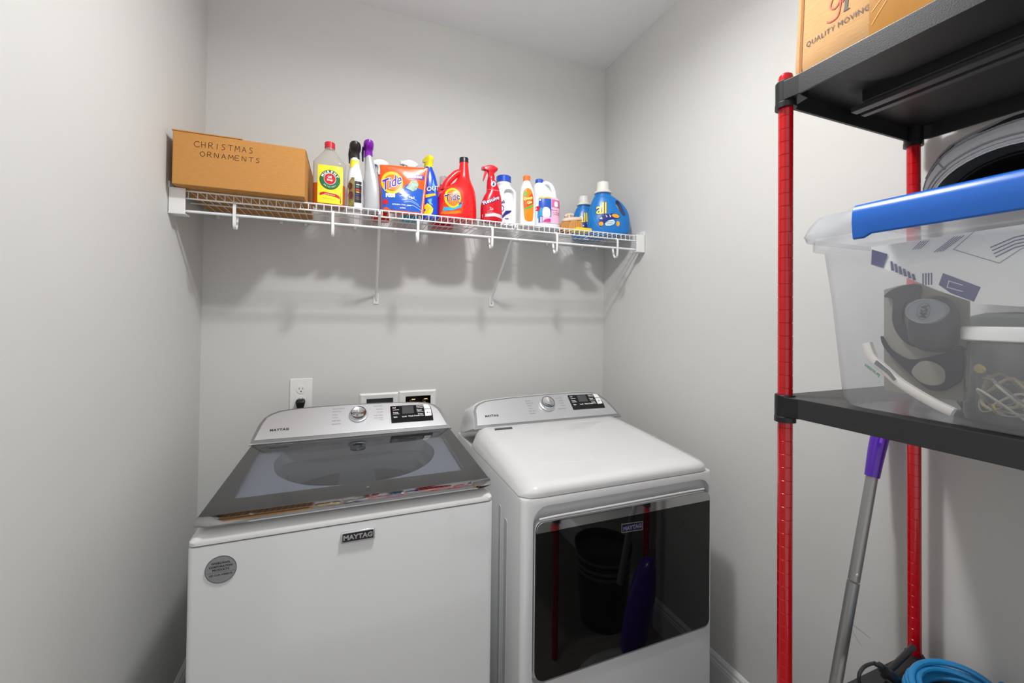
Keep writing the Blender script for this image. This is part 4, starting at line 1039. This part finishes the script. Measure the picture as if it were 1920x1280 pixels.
# moving box on top
t = thing('moving_box', 'worn moving carton with red script and moving-company lettering on the top rack shelf', 'box', (1.01, .27, 1.8505))
rs = []
rnd = random.Random(5)
hxx, yf_, yn_ = .19, .287, -.42
def wob(a, b_, z): return .0035 * sin(9 * a + 14 * z) + .003 * sin(23 * b_ + 9 * z)
per = []
for k in range(24): per.append((-hxx, yf_ + (yn_ - yf_) * k / 24))
for k in range(12): per.append((-hxx + 2 * hxx * k / 12, yn_))
for k in range(24): per.append((hxx, yn_ + (yf_ - yn_) * k / 24))
for k in range(12): per.append((hxx - 2 * hxx * k / 12, yf_))
for j in range(15):
    z = .34 * j / 14
    rs.append([(x * (1 - .004 * (j == 0)) + (wob(x, y, z) if 0 < j < 14 else 0) * (1 if abs(x) > .18 else .3), y + (wob(y, x, z) * .8 + .005 * sin(8 * z) if y > .28 else 0) - .003 * (j == 0), z) for x, y in per])
bx = M().rings(rs).build('box_body', CARD2, t, angle=60)
f = lambda u, v, d: (-hxx - d - wob(-hxx, u, v) * -1 * .0 + wob(-hxx, u, v) - .0002, u, v)
g = lambda u, v, d: f(-u, v, d)         # u grows towards the viewer's right
# flap fold at the far end, tape over the right half
Print().poly([(-.283, .002), (-.277, .002), (-.277, .33), (-.2815, .33)]).build('flap_fold', mat('fold_brown', (150, 96, 44), .8), t, g, .0008, 4)
vs, fs = grid(lambda a, b_: g(a, b_, .0011), -.162, .40, .003, .33, 40, 24)
tp = M().add(vs, fs).build('packing_tape', TAPE, t, angle=80)
q = Print()
for k in range(5):
    q.stroke([(-.158, .03 + k * .022), (-.150 + .004 * k, .042 + k * .022), (-.138, .058 + k * .021)], .0011)
q.build('tape_wrinkle', mat('tape_wrinkle', (226, 178, 110), .3), tp, g, .0018)
Print().text('QUALITY MOVING', -.270, .0600, .0142, .0000, sx=.86, space=1.08, rot=0).build('lettering', mat('faded_navy_ink', (70, 66, 80), .7), t, g, .0008, 1)
q = Print()
for st in ([(-.212, .118), (-.222, .122), (-.226, .108), (-.217, .101), (-.208, .112), (-.207, .122), (-.209, .096), (-.213, .082), (-.224, .080), (-.231, .084)],
           [(-.205, .104), (-.196, .118), (-.198, .126), (-.203, .116), (-.194, .104), (-.186, .110), (-.180, .124), (-.174, .140)],
           [(-.215, .124), (-.20, .15), (-.185, .17), (-.18, .19)]):
    q.stroke([(a, b_) for a, b_, _ in smooth_path([(a, b_, 0) for a, b_ in st], 5)], .0026)
q.build('emblem', mat('faded_red_ink', (206, 84, 60), .7), t, g, .0009)
Print().poly([(-.201, .128), (-.193, .130), (-.196, .088), (-.192, .083), (-.203, .083), (-.201, .090)]).build('emblem', mat('faded_black_ink', (84, 78, 70), .7), t, g, .0008, 1)

# storage bin
t = thing('storage_bin', 'clear plastic storage bin with a blue latch on the middle rack shelf', 'bin', (.985, .20, 1.2345))
bo = (.985, .20, 1.2345)
BINP = thin_glass('clear_bin_plastic', (250, 251, 253), 1.0, milk=.22, milkcol=(246, 248, 252), rough=.12, ior=1.3)
def rr3(x0, x1, y0, y1, r, z): return [(x - bo[0], y - bo[1], z - bo[2]) for x, y in rrect(x0, x1, y0, y1, r, 8)]
rs = [rr3(.800, 1.175, -.07, .455, .03, 1.2365), rr3(.790, 1.185, -.08, .465, .035, 1.240), rr3(.785, 1.19, -.085, .472, .038, 1.252),
      rr3(.779, 1.198, -.095, .487, .040, 1.42), rr3(.775, 1.202, -.10, .497, .040, 1.502), rr3(.764, 1.212, -.112, .512, .045, 1.506), rr3(.764, 1.212, -.112, .512, .045, 1.5225)]
m = M().rings(rs, True, False)
bb = m.build('bin_body', BINP, t, angle=50)
LIDP = thin_glass('frosted_lid_plastic', (248, 250, 252), 1.2, milk=.38, milkcol=(236, 240, 246), rough=.1, ior=1.42)
rs = [rr3(.761, 1.215, -.115, .522, .045, 1.524), rr3(.759, 1.217, -.117, .525, .045, 1.534), rr3(.764, 1.212, -.112, .518, .045, 1.552), rr3(.770, 1.206, -.106, .508, .045, 1.564), rr3(.792, 1.185, -.085, .480, .04, 1.567), rr3(.798, 1.18, -.08, .472, .04, 1.577)]
M().rings(rs, False, True).build('lid', LIDP, t, angle=35)
BL = mat('blue_latch_plastic', (22, 96, 190), .3, coat=.2)
def lp(x, y, z): return (x - bo[0], y - bo[1], z - bo[2])
rs = []
for y, dz, dx in ((.4285, 0, .004), (.4265, -.001, 0), (.412, -.001, 0), (.402, .0045, 0), (.0, .0045, 0), (-.01, -.001, 0), (-.022, 0, .004)):
    rs.append([lp(.790 , y, 1.5690), lp(.766 + dx, y, 1.5695), lp(.7615 + dx, y, 1.566), lp(.7575 + dx, y, 1.556), lp(.7565 + dx, y, 1.540), lp(.7595 + dx, y, 1.5165 + dz), lp(.764, y, 1.5145 + dz), lp(.764, y, 1.560), lp(.790, y, 1.5675)])
M().rings(rs).build('latch', BL, t, bevel=.0008, seg=2)
# --- inside the bin
W = lambda x0, y0, z0: (lambda u, v, d: (x0 - d - bo[0] * 0, u, v))
def inner(name, label, cat, x, y, z): return thing(name, label, cat, (x, y, z))
def XF(t, x0):
    l = t.location.copy(); return lambda u, v, d: (x0 - d - l.x, u - l.y, v - l.z)
NV = mat('navy_ink', (44, 48, 112), .6)
t = inner('paper_bag', 'white printed paper bag lying in the top of the clear bin', 'bag', .83, .24, 1.45)
fb = XF(t, .0)
def bag(u, v, d): return (.812 + .010 * sin(16 * u + 20 * v) * .4 + (.05 * max(0, v - 1.47)) - d - t.location.x, u - t.location.y, v - t.location.z)
ol = [(.428, 1.505), (.4265, 1.474), (.40, 1.462), (.372, 1.445), (.345, 1.428), (.303, 1.407), (.26, 1.402), (.0, 1.402), (.0, 1.51), (.2, 1.511)]
M().prism([(a, b_) for a, b_ in ol], bag, -.022, 0).build('bag_body', mat('white_paper', (240, 240, 236), .7, bump=.2, scale=40), t, smooth=False)
p = Print()
p.poly([(.4265, 1.501), (.404, 1.490), (.4095, 1.468), (.4265, 1.476)])
p.poly([(.338, 1.453), (.3, 1.430), (.307, 1.410), (.345, 1.431)])
for k in range(6):
    y = .400 - k * .0053
    p.poly([(y, 1.478 - k * .0045), (y - .003, 1.477 - k * .0045), (y - .005, 1.462 - k * .0035), (y - .001, 1.463 - k * .0035)])
for k in range(4):
    y = .361 - k * .0032; p.poly([(y, 1.455), (y - .0016, 1.4545), (y - .001, 1.4365), (y + .0006, 1.437)])
for k in range(4):
    p.stroke([(.372 - k * .003, 1.4925), (.362 - k * .003, 1.5035)], .0009)
    p.stroke([(.347 - k * .003, 1.485), (.325 - k * .0032, 1.504)], .0009)
for k in range(4):
    p.stroke([(.285 + k * .0015, 1.470 + k * .0045), (.268, 1.480 + k * .0045), (.24, 1.486 + k * .004)], .0014)
p.stroke([(.305, 1.508), (.326, 1.486), (.282, 1.461), (.262, 1.478), (.23, 1.485)], .0007)
p.build('bag_print', NV, t, bag, .0006, 0)
Print().stroke([(.318, 1.434), (.332, 1.441), (.334, 1.432), (.318, 1.425)], .0011).text('I', -.0, 0, .001).build('bag_print_mark', mat('pale_print', (200, 204, 220)), t, bag, .0012)

t = inner('respirator_mask', 'dark grey respirator with round valve and strap harness inside the clear bin', 'mask', .84, .38, 1.35)
f = XF(t, .862)
DK = mat('dark_navy_webbing', (22, 26, 42), .7); DG = mat('dark_grey_rubber', (52, 54, 58), .55)
M().prism([(.436, 1.436), (.436, 1.262), (.33, 1.262), (.33, 1.42), (.36, 1.437), (.385, 1.444), (.41, 1.443)], f, -.004, 0).build('backing_card', mat('grey_tan_card', (150, 146, 134), .8), t, smooth=False)
hp = Print()
M().prism(sm2([(.432, 1.424), (.418, 1.437), (.39, 1.443), (.383, 1.434), (.386, 1.418), (.382, 1.405), (.372, 1.398), (.372, 1.385), (.392, 1.404), (.399, 1.415), (.406, 1.405), (.407, 1.385), (.402, 1.366), (.392, 1.352), (.38, 1.347), (.378, 1.340), (.398, 1.343), (.414, 1.362), (.4205, 1.385), (.4195, 1.408), (.421, 1.420)], 3), f, .002, .008).build('strap', DK, t)
M().prism(sm2([(.436, 1.356), (.424, 1.335), (.400, 1.320), (.375, 1.325), (.352, 1.335), (.335, 1.345), (.335, 1.300), (.345, 1.285), (.36, 1.274), (.375, 1.276), (.392, 1.292), (.412, 1.312), (.432, 1.338)], 3), f, .002, .009).build('harness', DK, t)
M().prism(sm2([(.394, 1.300), (.382, 1.318), (.366, 1.318), (.354, 1.308), (.354, 1.290), (.366, 1.282), (.382, 1.285)], 3), f, .0092, .0096).build('harness_window', mat('grey_tan_card', (150, 146, 134)), t)
f2 = XF(t, .84)
rs = []
for d, k in ((-.012, .9), (0, 1.0), (.012, .98), (.022, .90), (.026, .75)):
    rs.append([f2(.358 + (u - .358) * k, 1.375 + (v - 1.375) * k, d) for u, v in sm2([(.386, 1.375), (.382, 1.402), (.364, 1.420), (.345, 1.418), (.334, 1.400), (.333, 1.370), (.338, 1.345), (.350, 1.335), (.372, 1.337), (.383, 1.350)], 4)])
M().rings(rs).build('facepiece', DG, t, angle=60)
rs = [[f2(.359 + r * 1.22 * cos(a), 1.397 + r * sin(a), d) for a in [2 * pi * k / 36 for k in range(36)]] for r, d in ((.0195, .016), (.0195, .028), (.0180, .031), (.0165, .031), (.0160, .0295), (.001, .030))]
vd = M().rings(rs).build('valve_disc', mat('mid_grey_plastic', (136, 140, 146), .4), t, angle=30)
q = Print(); q.text('MSA', 0, 0, .0105, .0004, 'CENTER')
Print().text('MSA', 0, -.004, .0105, .0004, 'CENTER').ring(0, 0, .0135, .0075, .0006, 24).build('valve_lettering', DG, vd, lambda u, v, d: f2(.359 - (u * .15 - v * .95) * 1.1, 1.397 + (u * .95 + v * .15), .0312 + d), .0003)

t = inner('plastic_hoop', 'white curved plastic headband with green lettering inside the clear bin', 'headband', .81, .37, 1.28)
f = XF(t, .806)
arc = smooth_path([(.432, 1.345, 0), (.424, 1.322, 0), (.405, 1.302, 0), (.385, 1.284, 0), (.35, 1.263, 0), (.325, 1.252, 0)], 6)
rs = []
for i, q in enumerate(arc):
    a = Vector(arc[min(i + 1, len(arc) - 1)]) - Vector(arc[max(i - 1, 0)]); a.normalize(); nn = Vector((-a.y, a.x, 0)) * (.0062)
    rs.append([f(q[0] + nn.x * s1, q[1] + nn.y * s1, s2 * .005) for s1, s2 in ((1, .6), (.6, 1), (-.6, 1), (-1, .6), (-1, -1), (1, -1))])
M().rings(rs).build('band', mat('warm_white_plastic', (240, 234, 226), .4), t, angle=50)
Print().text('natural', 0, 0, .0085, .0003, sx=1.1).build('lettering', mat('green_lettering', (40, 140, 80)), t, lambda u, v, d: f(.4265 - u * .80 + v * .45 + .004, 1.315 - u * .62 - v * .8 - .004, .0055 + d), .0002)
M().prism([(.418, 1.312), (.400, 1.298), (.392, 1.288), (.389, 1.291), (.398, 1.303), (.415, 1.318)], f, .004, .0065).build('pad', mat('grey_pad', (110, 112, 116), .6), t)

t = inner('plastic_jar', 'clear jar with a white screw lid full of wires inside the clear bin', 'jar', .866, .272, 1.2395)
JP = thin_glass('clear_jar_plastic', (225, 226, 224), 1.5, milk=.05, rough=.03)
M().lathe([(.052, 0), (.060, .003), (.062, .012), (.061, .10), (.058, .112), (.056, .118)], n=40).build('jar_body', JP, t, angle=40)
M().rings([[(r_ * cos(a), r_ * sin(a), z) for a in [2 * pi * k / 60 for k in range(60)]] for r_, z in ((.0635, .1165), (.0645, .118), (.0645, .131), (.0635, .1345), (.060, .136))]).build('jar_lid', mat('white_jar_lid', (240, 238, 234), .4), t, angle=30)
t = inner('wire_bundle', 'loose white and tan wires coiled in the clear jar in the bin', 'wires', .866, .272, 1.245)
rnd = random.Random(11)
for k in range(9):
    pts = []
    a = rnd.uniform(0, 6.28)
    for j in range(7):
        a += rnd.uniform(.5, 1.3); r_ = rnd.uniform(.025, .052); pts.append((r_ * cos(a), r_ * sin(a), .006 + rnd.uniform(0, .055)))
    M().tube(smooth_path(pts, 6), (.0016, .0022, .001)[k % 3], 8).build('wire', mat(('wire_white', 'wire_tan', 'wire_grey')[k % 3], ((228, 222, 208), (196, 178, 146), (150, 152, 152))[k % 3], .4), t)
for k in range(3):
    g = M().lathe([(.001, 0), (.006, .001), (.007, .003), (.001, .004)], n=14).build('brass_fitting', mat('gold_foil', (232, 196, 110), .3, .7), t); g.location = ((-.045, -.03, -.04)[k], (.02, -.005, .035)[k], (.018, .045, .070)[k]); g.rotation_euler = (1.0, 1.1, .4 * k)
t = inner('plastic_bowl', 'white translucent plastic bowl behind the jar in the clear bin', 'bowl', .93, .215, 1.405)
M().lathe([(.03, .0), (.062, .008), (.078, .03), (.084, .06), (.088, .09), (.090, .092), (.086, .092), (.08, .06), (.074, .033), (.058, .012), (.001, .004)], n=40).build('bowl_body', mat('white_translucent_bowl', (216, 222, 226), .35), t)
t = inner('folded_cloth', 'dark grey folded fabric lying behind the jar in the clear bin', 'cloth', .98, .22, 1.2395)
rs = []
for z, k in ((0, .96), (.01, 1), (.10, .98), (.152, .92), (.158, .8)):
    rs.append([(x * k + .006 * sin(30 * y + z * 40), y * k, z + .006 * sin(20 * x)) for x, y in rrect(-.035, .16, -.24, .165, .03, 6)])
M().rings(rs).build('cloth_body', mat('grey_green_cloth', (92, 96, 92), .85, bump=.6, scale=50), t, angle=70)

# grey cap and dark cap on the lid
def capshape(name, label, x, y, z, R_, m1, m2, tilt, sc3, wr, seed, bulge=0):
    t = thing(name, label, 'cap', (x, y, z))
    n1, n2 = 48, 16
    rot = Matrix.Rotation(tilt[2], 3, 'Z') @ Matrix.Rotation(tilt[1], 3, 'Y') @ Matrix.Rotation(tilt[0], 3, 'X')
    def P(a, b_, off=0):
        # a azimuth, b_ 0 rim .. 1 crown
        th = b_ * pi / 2
        r = Vector((cos(a) * cos(th) ** .8 * sc3[0], sin(a) * cos(th) ** .8 * sc3[1], sin(th) * sc3[2])) * (R_ + off)
        w = wr * sin(b_ * pi) * (sin(3 * a + seed) * .5 + sin(7 * a + 5 * b_ + seed) * .35 + sin(11 * a - 9 * b_) * .2)
        r += r.normalized() * w
        r *= 1 + bulge * max(0, sin(min(1, b_ * 1.15) * pi)) ** .8 * max(0, -cos(a)) ** .7
        q = rot @ r
        q.z = max(q.z, .0025 + (1.5795 - z) + .004 * abs(off) / .003)
        return q
    m = M(); rs = []
    for j in range(n2 + 1): rs.append([P(2 * pi * k / n1, j / n2 * .995) for k in range(n1)])
    for j in range(n2, -1, -1): rs.append([P(2 * pi * k / n1, j / n2 * .995, -.003) for k in range(n1)])
    rs.append(rs[0])
    m.rings(rs, False, False).build('crown', m1, t, angle=80)
    # band, seams, button
    rs = [[P(2 * pi * k / n1, bb_, o) for k in range(n1)] for bb_, o in ((.01, .0015), (.11, .0015), (.125, .0002), (-.005, .0002))]
    m = M().rings(rs, False, False).build('hat_band', m1, t, angle=60)
    for bb_ in (.03, .125):
        M().tube([P(2 * pi * k / n1, bb_, .0022) for k in range(n1)], .0011, 6, closed=True).build('stitching', m2, m)
    for s_ in range(6):
        M().tube([P(s_ * pi / 3 + .3, j / 12 * .97 + .02, .0012) for j in range(13)], .0012, 6).build('seam', m2, t)
    return t, P, rot
GC = mat('grey_cotton', (196, 198, 204), .85, bump=.5, scale=900); GC2 = mat('grey_cotton_stitch', (136, 138, 143), .85)
BC = mat('black_cotton', (24, 24, 28), .9, bump=.4, scale=700)
gt, GP, grot = capshape('baseball_cap', 'light grey cotton cap with an adjuster opening slumped on the bin lid', .945, .308, 1.578, .098, GC, GC2, (0, radians(74), 0), (.78, 1.06, 1.25), .006, 1.3, .85)
for a0, w_ in ((2.40, .20), (3.02, .22)):
    pts = [(a0 - w_, .16), (a0 - w_ * .3, .145), (a0 + w_, .15), (a0 + w_ * 1.1, .19), (a0 + w_ * .4, .27), (a0 - w_ * .4, .30)]
    vs = [tuple(GP(a, b_, .0012)) for a, b_ in pts] + [tuple(GP(a0, .2, .002))]
    M().add(vs, [(i, (i + 1) % 6, 6) for i in range(6)]).build('adjuster_gap', BC, gt)
M().tube([GP(2.1 + .16 * k, .19 + .02 * sin(k * 1.3), .003) for k in range(9)], .0018, 6).build('adjuster_strap', GC2, gt)

tt, P, rot = capshape('baseball_cap', 'black cap nested inside the grey cap on the bin lid', .965, .308, 1.578, .086, BC, BC, (0, radians(74), 0), (.76, 1.02, 1.0), .001, .4)
bm_ = []
for k in range(21):
    a = -1.25 + 2.5 * k / 20
    bm_.append((-.010 - .030 * cos(a), .072 * sin(a), .006 + .020 * cos(a * 1.2)))
inn = [(.03, .062 * sin(-1.25 + 2.5 * k / 20), .008 + .022 * cos((-1.25 + 2.5 * k / 20) * 1.2)) for k in range(21)]
rs = [[(a[0], a[1], a[2]) for a in bm_], [(a[0], a[1], a[2] + .003) for a in bm_], [(a[0], a[1], a[2] + .006) for a in inn], [(a[0], a[1], a[2]) for a in inn]]
rs.append(rs[0])
br = M().rings(rs, False, False, closed=False).build('brim', BC, tt, angle=50)
M().tube([(a[0], a[1], a[2] + .0015) for a in bm_], .0016, 6).build('brim_piping', mat('pale_yellow_piping', (206, 196, 140), .7), br)

# ================================================================== MOP, CORD, THINGS AT THE BOTTOM
t = thing('spray_mop', 'spray mop with silver pole and purple grip leaning behind the rack', 'mop', (1.0, .68, 0))
ax = lambda z: (-.03 + .252 * z, (.665 - .0225 * z) - .68, z)
MS = mat('mop_silver', (150, 150, 150), .35, .6)
M().tube([ax(.30), ax(.745)], .0128, 20).build('pole', MS, t)
M().tube([ax(.749), ax(1.0)], .0122, 20).build('pole', MS, t)
M().lathe([(.0001, 0), (.0035, 0), (.0035, .0015), (.0001, .0025)], (0, 0, 0), 'y', 10).build('pole_button', WPLAST, t).location = (ax(.768)[0] - .009, ax(.768)[1] - .0105, .768)
MP = mat('mop_purple', (78, 28, 160), .3, coat=.3)
zz = [.995, 1.003, 1.03, 1.06, 1.09, 1.12, 1.15, 1.175]
pth = [ax(z) for z in zz]; pth = [(x + max(0, z - 1.05) * .10, y, z) for x, y, z in pth]
gr = M().tube(pth, [.0150, .0155, .0165, .0178, .0188, .0188, .0175, .010], 24).build('grip', MP, t)
M().tube([(pth[4][0] - .015, pth[4][1] - .009, 1.08), (pth[5][0] - .014, pth[5][1] - .011, 1.115)], [.005, .0055], 14).build('grip_button', mat('light_purple', (130, 70, 226), .2), gr)
rs = [[(ax(z)[0] + .06 + hw * cos(a), ax(z)[1] + .070 + hd * sin(a), z) for a in [2 * pi * k / 28 for k in range(28)]] for z, hw, hd in ((.075, .035, .025), (.10, .052, .04), (.20, .060, .046), (.30, .055, .045), (.38, .038, .035), (.42, .016, .02))]
bh = M().rings(rs).build('bottle_holder', MP, t, angle=60)
rs = []
for z, k in ((.0, .97), (.008, 1), (.022, 1), (.038, .85), (.05, .5)): rs.append([(-.02 + u * k, .02 + v * k, z) for u, v in ell(0, 0, .15, .065, 40)])
hd_ = M().rings(rs).build('mop_head', mat('mop_head_grey', (178, 178, 176), .4), t, angle=50)
Print().ring(-.02, .02, .115, .040, .020, 40, a0=0, a1=pi * 1.1).build('head_stripe', MP, hd_, lambda u, v, d: (u, v, .0415 + d), .001)

t = thing('waste_bin', 'round black waste bin on the floor under the rack, reflected in the dryer door', 'bin', (1.11, .445, 0))
M().lathe([(.0, 0), (.098, 0), (.102, .006), (.125, .33), (.131, .335), (.131, .352), (.126, .352), (.120, .33), (.096, .01), (.0, .009)], n=48).build('bin_shell', mat('bin_black', (20, 20, 21), .35), t, angle=35)
for z in (.235, .262, .300):
    rr = .102 + (.023) * z / .33
    M().lathe([(rr + .0008, z), (rr + .0018, z + .002), (rr + .002, z + .012), (rr + .0012, z + .014)], n=48).build('bin_band', mat('bin_grey_band', (118, 118, 118), .4), t)

t = thing('extension_cord', 'coiled bright blue extension cord on the lowest visible rack shelf', 'cord', (1.150, .455, .601))
rnd = random.Random(4)
pts = []
for k in range(7 * 18):
    a = 2 * pi * k / 18; lp_ = k / 18
    pts.append(((.088 + .010 * sin(lp_ * 2.1) ) * cos(a) * 1.0, (.066 + .012 * cos(lp_ * 1.7)) * sin(a), .0072 + .0058 * lp_ + .006 * sin(a * 1 + lp_) * min(1, lp_ * .5)))
m = M().tube(smooth_path(pts, 2), .0058, 10).build('cord', mat('cord_blue', (34, 138, 200), .35, coat=.2), t)
t = thing('cord_plug', 'black plug with a short looped black lead hanging off the shelf edge', 'plug', (1.085, .540, .615))
rs = []
for s_, w, h_ in ((0, .010, .008), (.006, .014, .011), (.04, .0145, .012), (.052, .010, .009)):
    rs.append([(s_ * .75 + x * .0 - .018, y, z + .030 - s_ * .62) for y, z in rrect(-w, w, -h_, h_, .006, 4)])
M().rings(rs).build('plug_body', mat('plug_charcoal', (44, 45, 47), .4), t, angle=50)
M().tube(smooth_path([(-.018, 0, .030), (-.03, .004, .040), (-.048, .006, .046), (-.072, .008, .044), (-.088, .008, .032), (-.086, .006, .012), (-.066, .002, .000), (-.04, -.002, .000), (-.015, -.004, .006)], 6), .0032, 10).build('lead', mat('plug_charcoal', (44, 45, 47)), t)
for k in range(5):
    M().lathe([(.0034, 0), (.0048, .0012), (.0048, .0028), (.0034, .004)], (-.024 - .005 * k, .003, 0), 'x', 12).build('strain_relief', mat('plug_charcoal', (44, 45, 47)), t).location = (0, 0, .0345 + .0028 * k)
t = thing('black_rod', 'thin black rod lying across the rack shelf beside the back post', 'rod', (1.16, .545, .612))
M().tube([(-.085, .0, .012), (-.03, .006, .016), (.058, .015, .024)], .0058, 12).build('rod_body', mat('plug_charcoal', (44, 45, 47)), t)

# faint pencil scuffs on the right wall
wr_ = bpy.data.objects['wall_right']
for st in ([(.735, .535), (.742, .548), (.715, .545), (.69, .540)], [(.742, .548), (.725, .520), (.71, .505)], [(.755, .515), (.748, .500), (.735, .498)], [(.748, .402), (.756, .395), (.752, .385)]):
    Print().stroke([(a, b_) for a, b_, _ in smooth_path([(a, b_, 0) for a, b_ in st], 4)], .0009).build('scuff_mark', mat('pencil_scuff', (150, 148, 142), .8), wr_, lambda u, v, d: (XR - d, u, v), .0005)
